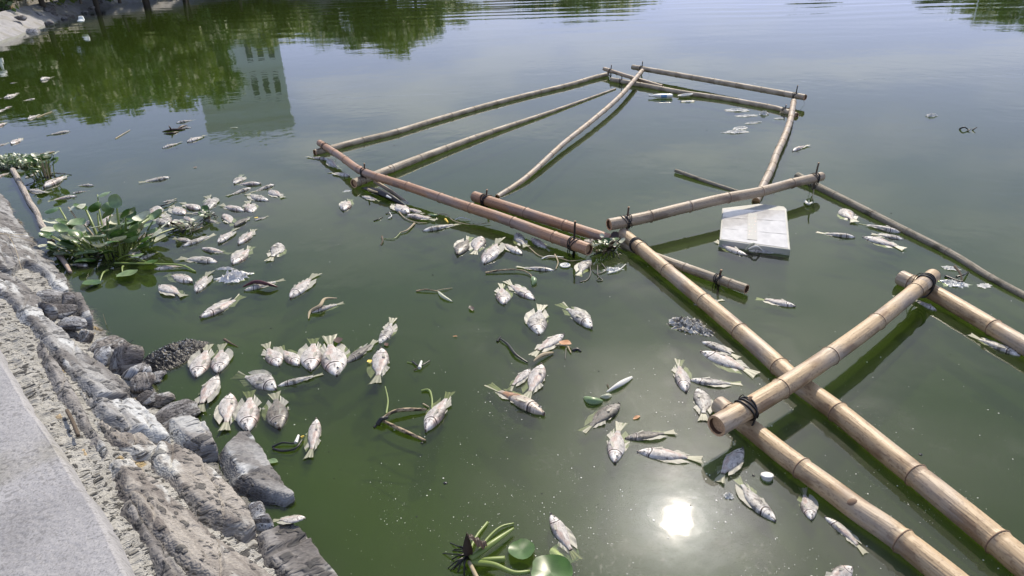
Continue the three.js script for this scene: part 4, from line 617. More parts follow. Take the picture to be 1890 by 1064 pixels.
{ // the hyacinth at the bottom edge
  const o = spot(868, 1030), t = thing('water_hyacinth', o, 'broken water hyacinth with a black folded leaf at the bottom of the picture', 'water plant', 'water hyacinths'), at = (px, py, h) => spot(px, py, h).sub(o), R = rng(41);
  const s = (name, pts, r, m) => part(name, tubeGeo(pts.map(q => at(...q)), r, 22, 8), m, t);
  s('stalk', [[868, 1033, 0.02], [905, 1006, 0.03], [948, 976, 0.02]], q => 0.012 - 0.008 * q * q, M.greenstem);
  s('stalk', [[870, 1040, 0.01], [900, 995, 0.012], [925, 973, 0.012], [948, 967, 0.006]], q => 0.0065 - 0.003 * q, M.greenstem);
  s('stalk', [[872, 1036, 0.015], [900, 1034, 0.02], [932, 1033, 0.015]], q => 0.006 + 0.005 * q, M.greenstem);
  s('stalk', [[870, 1040, 0.012], [910, 1043, 0.03], [950, 1058, 0.035], [978, 1056, 0.03]], q => 0.011 - 0.005 * q, M.greenstem);
  s('stalk', [[866, 1038, 0.015], [880, 1066, 0.03], [900, 1100, 0.03]], 0.007, M.drystem);
  s('stalk', [[866, 1020, 0.02], [880, 990, 0.012], [900, 965, 0.004]], 0.005, M.greenstem);
  const bladeAt = (px, py, h, r, dx, dy, dz, m, bl) => leaf(t, null, at(px, py, h), r, V(dx, dy, dz).normalize(), m, bl);
  bladeAt(955, 1003, 0.01, 0.048, 0.35, 0.12, 0.9, M.leaf[0], 1);
  bladeAt(985, 1054, 0.03, 0.07, 0.9, 0.05, 0.2, M.leaf[0], 1);
  bladeAt(1022, 1034, -0.012, 0.05, 0.6, 0.02, -0.3, M.leaf[1], 1);
  // black withered leaf standing up and folded over
  const q = gridGeo(4, 14, (a, b) => { const p = at(866, 1034, 0.01).lerp(at(861, 985, 0.10), b), w = 0.016 * Math.sin(Math.PI * clamp(b * 0.9 + 0.1)) * (a - 0.5) * 2; return [p.x + w, p.y, p.z + Math.abs(w) * 0.6]; }); part('black_leaf', q, M.deadleaf, t);
  const q2 = gridGeo(6, 16, (a, b) => { const p = at(861, 985, 0.10).lerp(at(898, 1002, 0.05), b), w = 0.026 * Math.sin(Math.PI * clamp(b * 0.85 + 0.08)) * (a - 0.5) * 2; return [p.x + w * 0.5, p.y - Math.abs(w) * 0.7 + 0.006 * Math.sin(b * 20 + a * 4), p.z + w]; }); part('black_leaf', q2, M.deadleaf, t);
  const roots = []; for (let k = 0; k < 18; k++) { const a = 1.8 + R() * 2.6, d = 0.03 + R() * 0.07; roots.push(tubeGeo([V(0, 0.014, 0), V(Math.cos(a) * d * 0.5, 0.012 + R() * 0.02, Math.sin(a) * d * 0.5 + 0.01), V(Math.cos(a + R() - 0.5) * d, 0.001, Math.sin(a) * d)], 0.0026, 8, 4)); } part('roots', mergeGeometries(roots), M.black, t);
}
// ------------------------------------------------------------------ drifting stems, leaves and litter
function stems(name, label, category, px, py, list, group) { // list: [points [px, py, h], radius, material]
  const o = spot(px, py), t = thing(name, o, label, category, group);
  for (const [pn_, pts, r, m] of list) part(pn_, tubeGeo(pts.map(([x, y, h]) => spot(x, y, h).sub(o)), typeof r === 'number' ? q => r * (1 - 0.45 * q) : r, 22, 7), m, t);
  return t;
}
stems('driftwood_stick', 'barkless crooked driftwood stick between the stone bank and the big hyacinth', 'stick', 26, 316, [['shaft', [[24, 314, 0.015], [43, 349, 0.015], [56, 375, 0.015], [68, 392, 0.012], [76, 414, 0.012], [88, 431, 0.01], [96, 447, 0.008]], q => 0.026 + 0.005 * pn(q * 16, 3) - 0.006 * q, std({ map: bambooMap(71, [0.46, 0.42, 0.37], [0.2, 0.17, 0.14]), roughness: 0.85, bumpMap: stoneBump, bumpScale: 0.01 })]]);
stems('driftwood_stick', 'short reddish split stick at the near end of the crooked driftwood', 'stick', 110, 470, [['shaft', [[106, 466, 0.012], [118, 483, 0.012], [130, 503, 0.01]], 0.021, std({ map: bambooMap(83, [0.5, 0.40, 0.32], [0.24, 0.16, 0.12]), roughness: 0.8 })]]);
stems('stem_debris', 'brown Y-shaped rotten stems joined at a black knot', 'plant debris', 705, 775, [['stem', [[703, 774, 0.015], [730, 759, 0.025], [787, 756, 0.012]], q => 0.004 + 0.005 * Math.sin(q * 3) + 0.0015 * pn(q * 12, 1), M.rot], ['stem', [[703, 775, 0.012], [735, 791, 0.014], [785, 814, 0.005]], q => 0.005 + 0.005 * Math.sin(q * 2.6) - 0.003 * q + 0.0015 * pn(q * 12, 4), M.rot], ['stalk', [[713, 764, 0.006], [716, 740, 0.003], [711, 714, 0.002]], 0.0045, M.greenstem], ['knot', [[697, 784, 0.006], [704, 774, 0.026], [716, 771, 0.02]], 0.012, M.black], ['root', [[690, 790, 0.002], [700, 780, 0.012]], 0.006, M.black]]);
stems('stem_debris', 'green bent stalk ending under the dark-backed fish', 'plant debris', 790, 735, [['stalk', [[778, 722, 0.004], [790, 720, 0.008], [797, 735, 0.012], [797, 756, 0.012]], 0.006, M.greenstem], ['stalk', [[781, 746, 0.004], [792, 752, 0.008]], 0.004, M.drystem]]);
stems('stem_debris', 'curved brown stem with a yellow-green pod at its right end', 'plant debris', 930, 500, [['stem', [[896, 504, 0.006], [925, 499, 0.014], [962, 499, 0.014], [976, 505, 0.010], [984, 514, 0.006]], q => 0.0062 - 0.003 * q + 0.001 * pn(q * 14, 5), M.rot], ['pod', [[982, 512, 0.006], [986, 520, 0.012], [983, 527, 0.004]], q => 0.006 + 0.012 * Math.sin(q * 3.1), M.leaf[1]]]);
stems('stem_debris', 'dark twig with a pale green leaf in open water left of the dark pod', 'plant debris', 800, 540, [['stem', [[768, 538, 0.004], [785, 535, 0.012], [808, 538, 0.008]], 0.0055, M.rot], ['leaf_strip', [[808, 538, 0.006], [818, 548, 0.01], [834, 557, 0.003]], q => 0.004 + 0.007 * Math.sin(q * 3.1), M.leaf[2]], ['stem', [[806, 537, 0.005], [820, 534, 0.008], [835, 532, 0.003]], 0.003, M.drystem]]);
stems('stem_debris', 'black knobbly twig behind the side-by-side fish pair', 'plant debris', 945, 645, [['stem', [[921, 624, 0.012], [936, 635, 0.010], [952, 655, 0.014], [974, 670, 0.006]], q => 0.003 + 0.004 * Math.sin(q * 3) + 0.0012 * pn(q * 14, 2), M.black], ['knot', [[918, 631, 0.002], [924, 622, 0.014]], 0.008, M.black]]);
stems('stem_debris', 'thin dry strip lying at the head of the bigger side-by-side fish', 'plant debris', 1000, 660, [['strip', [[985, 667, 0.02], [1000, 656, 0.022], [1021, 651, 0.008]], q => 0.003 + 0.007 * Math.sin(q * 3), M.drystem]]);
stems('stem_debris', 'small grey root of thin stems right of the round tan leaf', 'plant debris', 1052, 645, [['stem', [[1025, 637, 0.008], [1040, 638, 0.012], [1054, 642, 0.008]], 0.004, M.drystem], ['stem', [[1048, 640, 0.01], [1054, 652, 0.006]], 0.005, M.drystem], ['stem', [[1045, 642, 0.008], [1043, 663, 0.003]], 0.0025, M.black], ['clod', [[1056, 648, 0.0], [1066, 645, 0.006], [1072, 650, 0.0]], 0.010, M.black]]);
stems('stem_debris', 'pale silvery leaf strip above the bloated decayed fish', 'plant debris', 1140, 712, [['strip', [[1120, 724, 0.008], [1140, 712, 0.016], [1166, 697, 0.006]], q => 0.003 + 0.010 * Math.sin(q * 2.8), M.foam], ['stem', [[1121, 710, 0.004], [1124, 718, 0.008]], 0.003, M.twig]]);
stems('stem_debris', 'yellow-green pod touching the head of the bloated decayed fish', 'plant debris', 1098, 740, [['pod', [[1078, 734, 0.004], [1092, 741, 0.012], [1112, 742, 0.006]], q => 0.004 + 0.016 * Math.sin(q * 2.9), M.leaf[1]], ['pod', [[1108, 733, 0.004], [1118, 733, 0.008], [1128, 730, 0.004]], q => 0.003 + 0.011 * Math.sin(q * 3), M.leaf[2]]]);
stems('stem_debris', 'small starry black twig with white bits right of the white-bellied fish', 'plant debris', 775, 677, [['stem', [[761, 668, 0.006], [774, 676, 0.012], [794, 666, 0.008]], 0.005, M.black], ['stem', [[764, 684, 0.004], [775, 677, 0.014]], 0.004, M.twig], ['stem', [[752, 669, 0.003], [763, 671, 0.005]], 0.003, M.greenstem], ['white_bit', [[774, 680, 0.01], [778, 667, 0.014]], 0.009, M.foam]]);
stems('stem_debris', 'black twisted twig loop left of the lone tail-on fish', 'plant debris', 530, 822, [['stem', [[502, 826, 0.003], [520, 818, 0.010], [545, 818, 0.008], [556, 806, 0.012]], 0.005, M.black], ['stem', [[504, 829, 0.003], [522, 833, 0.004], [545, 828, 0.008], [558, 812, 0.010]], 0.006, M.black], ['silver_bit', [[546, 818, 0.014], [551, 804, 0.02]], 0.008, M.silver], ['yellow_bit', [[556, 808, 0.012], [561, 805, 0.016]], 0.006, M.yellow]]);
stems('stem_debris', 'pale bent stalk ending in a green rotten tip nearer than the heaped fish', 'plant debris', 735, 428, [['stalk', [[765, 413, 0.006], [750, 426, 0.010], [738, 430, 0.008]], 0.008, M.drystem], ['stalk', [[740, 429, 0.008], [726, 441, 0.006], [708, 441, 0.004]], 0.0035, M.greenstem], ['tip', [[705, 437, 0.008], [706, 446, 0.010], [703, 453, 0.0]], 0.008, M.twig]]);
stems('stem_debris', 'long curved green-white stem in the shade of the long kinked pole', 'plant debris', 860, 408, [['stem', [[786, 400, 0.006], [805, 397, 0.01], [820, 395, 0.012], [838, 408, 0.01], [870, 415, 0.008], [905, 411, 0.012]], 0.0045, M.drystem], ['leaf_strip', [[790, 396, 0.004], [800, 398, 0.01], [810, 397, 0.004]], q => 0.003 + 0.009 * Math.sin(q * 3), M.leaf[1]], ['white_bit', [[840, 406, 0.01], [850, 402, 0.016], [868, 406, 0.008]], 0.005, M.foam], ['yellow_bit', [[822, 405, 0.006], [827, 411, 0.01]], 0.009, M.yellow]]);
stems('stem_debris', 'pale stem curving under the heaped fish', 'plant debris', 745, 400, [['stem', [[735, 390, 0.01], [748, 403, 0.008], [770, 411, 0.006], [788, 412, 0.004]], 0.005, M.drystem], ['stem', [[712, 395, 0.004], [725, 389, 0.012], [740, 392, 0.006]], 0.004, M.black], ['stem', [[716, 404, 0.003], [722, 400, 0.01], [719, 392, 0.01]], 0.005, M.foam]]);
stems('stem_debris', 'long wet trailing stem along the row of fish nearer than the reddish poles', 'plant debris', 1030, 480, [['stem', [[975, 456, 0.003], [1000, 474, 0.006], [1030, 476, 0.01], [1052, 482, 0.008], [1075, 480, 0.006]], 0.004, M.drystem], ['stem', [[1024, 470, 0.012], [1030, 485, 0.01], [1026, 497, 0.003]], 0.005, M.drystem], ['stem', [[1000, 478, 0.005], [1012, 473, 0.012], [1040, 475, 0.005]], 0.004, M.silver]]);
stems('stem_debris', 'black curling roots hanging from the tangle at the pole ends', 'plant debris', 1105, 500, [['root', [[1088, 488, 0.008], [1090, 505, 0.004], [1082, 518, 0.003], [1070, 521, 0.002]], 0.005, M.black], ['root', [[1103, 490, 0.01], [1104, 510, 0.006], [1112, 518, 0.004], [1102, 519, 0.004], [1106, 511, 0.004]], 0.0045, M.black], ['root', [[1110, 486, 0.012], [1118, 500, 0.006], [1100, 506, 0.004], [1093, 498, 0.006]], 0.004, M.black], ['pale_fringe', [[1122, 505, 0.004], [1140, 500, 0.008], [1155, 488, 0.006]], 0.005, M.foam]]);
stems('stem_debris', 'black twig with pale flower-like bits at the far side of the shoal', 'plant debris', 308, 377, [['stem', [[287, 384, 0.004], [305, 378, 0.014], [326, 370, 0.006]], 0.007, M.black], ['stem', [[384, 404, 0.0], [385, 395, 0.05], [385, 383, 0.09]], 0.005, M.black]]);
stems('stem_debris', 'tangled black stems with pale edges inside the shoal', 'plant debris', 340, 420, [['stem', [[318, 426, 0.006], [338, 416, 0.03], [352, 411, 0.01]], 0.007, M.black], ['stem', [[335, 430, 0.006], [348, 420, 0.035], [356, 412, 0.008]], 0.008, M.black], ['stem', [[313, 410, 0.006], [332, 414, 0.016]], 0.006, M.drystem], ['stem', [[355, 427, 0.006], [368, 422, 0.014], [373, 420, 0.004]], 0.005, M.drystem]]);
stems('leaf_strip', 'dark red folded leaf lying over a fish below the foil bag', 'leaf', 480, 524, [['blade', [[448, 530, 0.018], [470, 521, 0.034], [492, 524, 0.034], [512, 530, 0.012]], q => 0.004 + 0.009 * Math.sin(q * 3.1), std({ color: col(0.06, 0.012, 0.014), roughness: 0.4 })]]);
stems('leaf_strip', 'bent dry leaf strip over the head of a slim fish', 'leaf', 590, 562, [['blade', [[569, 589, 0.006], [573, 575, 0.014], [590, 565, 0.03], [600, 552, 0.03], [622, 551, 0.02]], q => 0.003 + 0.007 * Math.sin(q * 3.1), M.drystem]]);
stems('straw', 'pale straw floating alone between the mirrored trees and the dark leaves', 'straw', 226, 248, [['shaft', [[213, 256, 0.004], [226, 248, 0.007], [240, 240, 0.005]], 0.005, M.drystem]]);
stems('straw', 'pale straw at the tail of a fish by the left edge', 'straw', 82, 212, [['shaft', [[68, 217, 0.004], [82, 211, 0.008], [96, 206, 0.005]], 0.006, M.drystem]]);
stems('straw', 'flat pale stick floating behind the small hyacinth', 'straw', 86, 283, [['shaft', [[71, 285, 0.004], [86, 283, 0.007], [101, 280, 0.004]], q => 0.008 * Math.sin(0.6 + q * 2.2), M.drystem]]);
stems('straw', 'small dark stick floating right of the black mound', 'stick', 424, 633, [['shaft', [[414, 627, 0.012], [424, 633, 0.008], [439, 641, 0.002]], q => 0.008 * (1 - q * 0.7), M.twig]]);
stems('straw', 'dark stick upright in the water left of the heaped fish', 'stick', 700, 400, [['shaft', [[690, 408, 0.002], [700, 404, 0.006], [706, 401, 0.003]], 0.005, M.black]]);
stems('dark_leaves', 'dark pointed leaves floating star-like among far white fish', 'leaves', 320, 243, [['blade', [[299, 243, 0.004], [318, 240, 0.01], [342, 239, 0.004]], q => 0.014 * Math.sin(q * 3.1) + 0.002, M.deadleaf], ['blade', [[302, 247, 0.003], [318, 246, 0.006], [330, 243, 0.004]], q => 0.012 * Math.sin(q * 3.1) + 0.002, M.deadleaf], ['blade', [[318, 242, 0.006], [314, 236, 0.05], [311, 231, 0.08]], q => 0.010 * Math.sin(q * 2.8 + 0.3), M.deadleaf], ['blade', [[325, 240, 0.005], [335, 234, 0.02], [346, 231, 0.01]], q => 0.012 * Math.sin(q * 3.1) + 0.002, M.deadleaf]]);
stems('black_sludge', 'black tarry plant debris under the left end of the long kinked pole', 'plant debris', 705, 358, [['mass', [[668, 347, 0.01], [690, 352, 0.03], [712, 360, 0.03], [735, 372, 0.012], [752, 382, 0.0]], q => 0.03 * Math.sin(q * 2.9 + 0.15) * (1 + 0.4 * pn(q * 14, 2)), M.black], ['pale_bit', [[680, 350, 0.035], [692, 354, 0.05], [700, 356, 0.035]], 0.012, M.drystem], ['pale_bit', [[714, 362, 0.045], [722, 366, 0.04]], 0.010, M.silver]]);
stems('far_twigs', 'thin dark twigs floating alone in the bright water at the far right', 'twigs', 1785, 238, [['twig', [[1771, 238, 0.004], [1780, 235, 0.03], [1788, 240, 0.004]], 0.009, M.black], ['twig', [[1786, 242, 0.004], [1792, 238, 0.02]], 0.008, M.black], ['twig', [[1795, 240, 0.004], [1803, 235, 0.03]], 0.008, M.black]]);
stems('net_scrap', 'torn pale netting and black twigs beside the dark mossy pole', 'net', 1765, 520, [['twig', [[1745, 510, 0.006], [1770, 519, 0.016], [1778, 520, 0.02]], 0.007, M.black], ['twig', [[1762, 492, 0.05], [1772, 505, 0.035], [1776, 521, 0.01]], 0.008, M.twig], ['twig', [[1765, 512, 0.02], [1777, 508, 0.03], [1788, 502, 0.006]], 0.006, M.black]]);
stems('net_scrap', 'green net scrap hanging at the near edge of the foam box', 'net', 1392, 455, [['strand', [[1376, 462, 0.01], [1388, 450, 0.05], [1396, 452, 0.03], [1400, 462, 0.008]], 0.006, M.leaf[2]], ['strand', [[1382, 460, 0.02], [1396, 455, 0.05], [1410, 464, 0.006], [1442, 468, 0.004]], 0.007, M.foam]]);
stems('green_string', 'green stem hanging from the far end of the weathered pinkish pole', 'stem', 1495, 370, [['stem', [[1502, 335, 0.08], [1502, 352, 0.03], [1498, 370, 0.004]], 0.005, M.drystem], ['bit', [[1486, 372, 0.01], [1492, 377, 0.02], [1498, 374, 0.01]], 0.011, M.foam]]);
{ const at = (x, y, n) => { const [u, v] = bankUV(x, y); return onBank(u, v, n); }, o = at(15, 447, 0.03), t = thing('dry_grass', o, 'dry brown grass stalks lying on the top stone slab', 'grass stalks'); for (const [pts, r] of [[[[-20, 443, 0.05], [15, 447, 0.055], [48, 444, 0.045]], 0.0025], [[[10, 448, 0.05], [50, 458, 0.055], [82, 467, 0.04]], 0.002], [[[14, 450, 0.05], [25, 475, 0.055], [38, 508, 0.03]], 0.002]]) part('stalk', tubeGeo(pts.map(q => at(...q).sub(o)), q => r * (1 - 0.4 * q), 16, 6), M.drystem, t); }
function floatingLeaf(px, py, r, m, dx, dz, label, long = 0.6, h = 0.005) { const g = gridGeo(10, 6, (a, b) => { const s = a * 2 - 1, w = Math.pow(Math.sin(Math.PI * clamp(a, 0.01, 0.99)), 0.8) * long; const z = (b * 2 - 1) * w; return [s * r, 0.10 * r * z * z / (long * long) + 0.06 * r * Math.sin(s * 3), z * r, a, b]; }); const o = solid('floating_leaf', g, m, label, 'leaf'); o.position.copy(spot(px, py, h)); o.rotation.y = Math.atan2(-dz, dx); return o; }
floatingLeaf(1175, 771, 0.020, M.orange, 0.8, -0.5, 'small orange leaf floating between the decayed fish and the level pair', 0.45);
floatingLeaf(1043, 633, 0.034, M.orange, 1, 0.5, 'round tan leaf touching the grey-white fish in mid water', 0.75, 0.014);
floatingLeaf(624, 628, 0.034, std({ color: col(0.05, 0.025, 0.02), roughness: 0.7, side: THREE.DoubleSide }), 0.3, 1, 'dark round leaf at the tail of the biggest fish', 0.7, 0.014);
floatingLeaf(870, 569, 0.034, M.deadleaf, 0.3, 1, 'dark pod-like leaf floating alone in mid water', 0.45, 0.008);
floatingLeaf(713, 636, 0.02, std({ color: col(0.07, 0.03, 0.02), roughness: 0.7, side: THREE.DoubleSide }), 0.4, 1, 'small brown leaf at the head of the white-bellied fish', 0.6, 0.006);
floatingLeaf(682, 667, 0.016, M.yellow, 0.6, 1, 'yellow scrap at the side of the white-bellied fish', 0.8, 0.012);
floatingLeaf(502, 852, 0.026, M.leaf[1], 1, 0.2, 'small yellow-green leaf floating near the biggest shore slab', 0.6);
floatingLeaf(840, 621, 0.013, M.orange, 1, 0.1, 'tiny tan splinter floating in open mid water', 0.35);
floatingLeaf(473, 402, 0.016, M.yellow, 1, 0.3, 'yellow petals floating at the right side of the shoal', 0.8, 0.012);
floatingLeaf(360, 309, 0.02, M.orange, 1, 0.1, 'tiny orange leaf in open water beyond the shoal', 0.4);
floatingLeaf(432, 236, 0.05, M.leaf[2], 1, 0.1, 'pale yellow leaf scrap below the mirrored building', 0.3);

function crumple(px, py, w, d, h, m, seed, name, label, cat, turn = 0, y = 0) { if (m === M.foam) { h *= 0.45; y += 0.008; } else { h *= 0.7; y += 0.004; } const g = gridGeo(64, 52, (a, b) => { const X = a * 2 - 1, Z = b * 2 - 1, r = Math.hypot(X, Z), k = r > 0 ? Math.max(Math.abs(X), Math.abs(Z)) / r : 1, x = X * k, z = Z * k, q = Math.hypot(x, z), e = 1 + 0.5 * pn(x * 2.2 + seed, z * 2.2, seed) + 0.28 * pn(x * 6, z * 6, seed + 1), f = Math.abs(pn(x * 3.5 + seed, z * 3.5, 1)) + 0.7 * Math.abs(pn(x * 8, z * 8, seed + 2)) + 0.55 * Math.abs(pn(x * 17, z * 17, seed)); return [x * w * e, (-0.006 + h * (1 - q * q) * (0.35 + f * 1.3)) , z * d * e, a, b]; }); const o = solid(name, g, m, label, cat); o.position.copy(spot(px, py, y)); o.rotation.y = turn; return o; }
crumple(432, 512, 0.095, 0.07, 0.05, M.silver, 3, 'foil_bag', 'crumpled silver foil bag among the fish below the big hyacinth shoal', 'bag', 0.3);
crumple(1268, 600, 0.10, 0.075, 0.045, M.scum, 6, 'plastic_bag', 'crumpled clear plastic bag trapped against the thickest pole', 'bag', -0.5);
crumple(1300, 612, 0.05, 0.035, 0.03, M.scum, 9, 'plastic_bag', 'twisted neck of clear plastic right beside the crumpled clear bag', 'bag', -0.8);
crumple(416, 496, 0.06, 0.02, 0.02, M.silver, 12, 'foil_scrap', 'thin grey scrap lying just beyond the foil bag', 'scrap', 0);
crumple(1358, 243, 0.13, 0.05, 0.03, M.foam, 14, 'litter_scrap', 'nearest heap of white foam crumbs inside the far part of the frame', 'foam scraps', 0.1);
crumple(1366, 236, 0.09, 0.05, 0.03, M.foam, 15, 'litter_scrap', 'white flat scrap at the back of the foam crumb heap', 'foam scraps', 0.4);
crumple(1390, 226, 0.10, 0.025, 0.02, M.foam, 16, 'litter_scrap', 'long white scrap between the foam heap and the litter-lined pole', 'foam scraps', 0.25);
crumple(1378, 213, 0.12, 0.04, 0.02, M.foam, 17, 'litter_scrap', 'scattered white scraps close to the right end of the litter-lined pole', 'foam scraps', 0.1);
crumple(1360, 203, 0.14, 0.06, 0.035, M.foam, 18, 'litter_scrap', 'row of white lumps lodged against the litter-lined pole', 'foam scraps', -0.25);
crumple(1410, 210, 0.05, 0.05, 0.06, M.foam, 19, 'foam_lump', 'round white lump near the right end of the litter-lined pole', 'foam lump', 0);
crumple(1455, 208, 0.09, 0.05, 0.05, M.drystem, 20, 'wood_block', 'tan wooden block at the crossing of the ringed pole and the litter-lined one', 'block', -0.3);
crumple(1438, 218, 0.05, 0.03, 0.02, M.foam, 27, 'litter_scrap', 'small white scrap left of the ringed grey pole', 'foam scraps', 0);
crumple(1720, 213, 0.065, 0.04, 0.05, M.foam, 21, 'foam_lump', 'white chunk floating alone in the bright water at the right', 'foam lump', 0.3);
crumple(1762, 523, 0.07, 0.05, 0.02, M.plastic, 22, 'plastic_scrap', 'clear plastic scrap under the twigs by the dark mossy pole', 'scrap', -0.4);
crumple(1755, 494, 0.045, 0.03, 0.015, M.foam, 23, 'litter_scrap', 'small white scrap between the crosswise pole end and the mossy pole', 'foam scraps', -0.4);
crumple(1818, 526, 0.04, 0.025, 0.012, M.foam, 24, 'litter_scrap', 'tiny white scrap farther right near the mossy pole', 'foam scraps', 0.4);
crumple(640, 352, 0.04, 0.02, 0.01, M.plastic, 25, 'litter_scrap', 'faint plastic film below the wide cut pole end', 'scrap', 0.4);
crumple(1130, 497, 0.06, 0.03, 0.016, M.plastic, 26, 'plastic_scrap', 'clear film floating below the dark tangle of small plants', 'scrap', 0.1);
crumple(1345, 914, 0.018, 0.016, 0.018, M.foam, 28, 'litter_scrap', 'bright white scrap right of the sun glare', 'foam scraps', 0.1);
{ // bottle, plate, cups
  const o = spot(1222, 177, 0.03), t = thing('plastic_bottle', o, 'crushed clear plastic bottle with a blue label against the litter-lined pole', 'bottle');
  const prof = [[0.001, -0.11], [0.030, -0.108], [0.034, -0.09], [0.032, -0.05], [0.034, 0.0], [0.033, 0.04], [0.028, 0.07], [0.014, 0.10], [0.012, 0.125], [0.001, 0.126]].map(([x, y]) => new THREE.Vector2(x, y));
  const g = new THREE.LatheGeometry(prof, 20).rotateZ(Math.PI / 2).scale(1.25, 0.8, 1.3); part('body', g, M.plastic, t); part('label', new THREE.CylinderGeometry(0.0335, 0.0335, 0.06, 20, 1, true).rotateZ(Math.PI / 2).translate(0.02, 0, 0).scale(1.25, 0.82, 1.32), std({ color: col(0.12, 0.25, 0.42), roughness: 0.4, side: THREE.DoubleSide }), t); part('cap', new THREE.CylinderGeometry(0.0145, 0.0145, 0.02, 14).rotateZ(Math.PI / 2).translate(-0.165, 0, 0), M.foam, t); t.rotation.y = -0.2;
  const pl = thing('foam_plate', spot(1265, 178, 0.012), 'oval white foam tray beside the crushed bottle', 'tray'); part('dish', new THREE.LatheGeometry([[0.001, 0], [0.06, 0.001], [0.075, 0.018], [0.082, 0.022], [0.078, 0.026], [0.07, 0.02], [0.058, 0.006], [0.001, 0.004]].map(([x, y]) => new THREE.Vector2(x, y)), 28).scale(1.25, 1, 0.7), M.foam, pl); pl.rotation.z = 0.1;
  const st = thing('foam_plate', spot(1270, 187, 0.008), 'flat white foam splinter nearer than the oval tray', 'tray'); part('dish', new THREE.CylinderGeometry(0.05, 0.06, 0.012, 3).scale(2.0, 1, 0.6), M.foam, st);
  const cup = thing('cup_lid', spot(1043, 490, 0.006), 'round white lid floating right of the long white fish', 'lid'); part('rim', new THREE.TorusGeometry(0.030, 0.0045, 8, 30).rotateX(Math.PI / 2), M.foam, cup); part('disc', new THREE.CylinderGeometry(0.029, 0.026, 0.006, 28), M.plastic, cup); part('inner_ring', new THREE.TorusGeometry(0.014, 0.004, 6, 20).rotateX(Math.PI / 2).translate(0, 0.004, 0.002), M.foam, cup);
  const rg = thing('can_end', spot(1416, 878, 0.012), 'shiny round metal can end in the shade of the lowest pole', 'can'); part('rim', new THREE.TorusGeometry(0.019, 0.005, 8, 26).rotateX(Math.PI / 2 - 0.3), M.silver, rg); part('disc', new THREE.CylinderGeometry(0.017, 0.017, 0.004, 22).rotateX(-0.3), M.silver, rg); part('wall', new THREE.CylinderGeometry(0.020, 0.02, 0.02, 22, 1, true).translate(0, -0.01, 0), M.silver, rg);
}
{ // specks of scum on the surface
  const R = rng(2024), n = 2600, sp = new THREE.InstancedMesh(new THREE.SphereGeometry(1, 6, 4), std({ color: col(0.62, 0.63, 0.58), roughness: 0.35 }), n), m = new THREE.Matrix4(), q = new THREE.Quaternion(), g0 = spot(1252, 962);
  let k = 0; while (k < n) {
    let p; const w = R();
    if (w < 0.62) { const a = R() * 6.28, d = Math.pow(R(), 0.75) * 1.15; p = V(g0.x + Math.cos(a) * d - 0.05, 0, g0.z + Math.sin(a) * d * 0.8 - 0.12); } else p = spot(150 + R() * 1740, 330 + R() * 734);
    const f = pn(p.x * 3.1, p.z * 3.1, 4) + 0.6 * pn(p.x * 9, p.z * 9, 2) , line = Math.abs(pn(p.x * 2.2 + 5, p.z * 3.4, 9)); if (w < 0.62 ? (f < 0.02 && line > 0.035) : R() > 0.22 + 0.8 * smooth(-0.1, 0.4, f)) { if (w >= 0.62 && R() < 0.6) continue; if (w < 0.62) continue; }
    const s = (0.0005 + Math.pow(R(), 8) * 0.0018) * (w < 0.62 ? 1 : 1.05); m.compose(V(p.x, 0.0012 + s * 0.1, p.z), q, V(s * (0.8 + R()), s * 0.5, s * (0.8 + R()))); sp.setMatrixAt(k++, m);
  }
  sp.name = 'scum_specks'; tag(sp, 'pale specks of scum scattered over the pond, thickest round the sun glare', undefined, undefined, 'stuff'); scene.add(sp);
  const R2 = rng(99), bub = new THREE.InstancedMesh(new THREE.SphereGeometry(1, 8, 6), std({ color: col(0.03, 0.03, 0.028), roughness: 0.1 }), 60);
  for (let i = 0; i < 60; i++) { const p = spot(200 + R2() * 1600, 240 + R2() * 800), s = 0.002 + Math.pow(R2(), 4) * 0.007; m.compose(V(p.x, 0.001, p.z), q, V(s, s * 0.5, s * 0.8)); bub.setMatrixAt(i, m); }
  bub.name = 'dark_bits'; tag(bub, 'dark bits of debris dotted over the pond', undefined, undefined, 'stuff'); scene.add(bub);
}
{ // the thin dusty film that lies on the still water
  const alpha = dataTex(1024, 1024, (u, v) => { const n = fbm(u * 6, v * 6, 6, 8, 5), n2 = fbm(u * 17, v * 13, 17 * 13, 88, 4), th = 1 - Math.abs(fbm(u * 11 + n * 1.5, v * 11, 11, 60, 4) * 2 - 1), sp = smooth(0.80, 0.9, vnoise(u * 500, v * 500, 500, 6)) * smooth(0.45, 0.65, n2); return clamp(0.30 + 0.30 * smooth(0.3, 0.7, n) + 0.12 * (n2 - 0.5) + 0.10 * smooth(0.95, 0.99, th) * smooth(0.5, 0.65, n) + 0.34 * smooth(0.56, 0.72, n2) * smooth(0.45, 0.62, n) + sp * 0.5); });
  const c0 = spot(1330, 900), g = gridGeo(60, 60, (a, b) => [(a - 0.5) * 16, 0, (b - 0.5) * 16, a * 16 / 3.4, b * 16 / 3.4]), p = g.attributes.position, cl = new Float32Array(p.count * 4);
  for (let i = 0; i < p.count; i++) { const x = p.getX(i) + c0.x, z = p.getZ(i) + c0.z, d = Math.hypot(x - c0.x, (z - c0.z) * 0.8); cl.set([1, 1, 1, smooth(1.5, 0.1, d + 0.6 * pn(x * 1.3, z * 1.3, 3)) * 0.86 + 0.14 * smooth(7.5, 4, d)], i * 4); }
  g.setAttribute('color', new THREE.BufferAttribute(cl, 4));
  const f = solid('surface_film', g, phys({ color: col(0.275, 0.275, 0.25), alphaMap: alpha, transparent: true, vertexColors: true, opacity: 0.26, roughness: 0.40, ior: 1.45 }), 'thin greyish dust film on the still water', undefined, undefined, 'stuff'); f.position.set(c0.x, 0.0011, c0.z); f.castShadow = false;
}

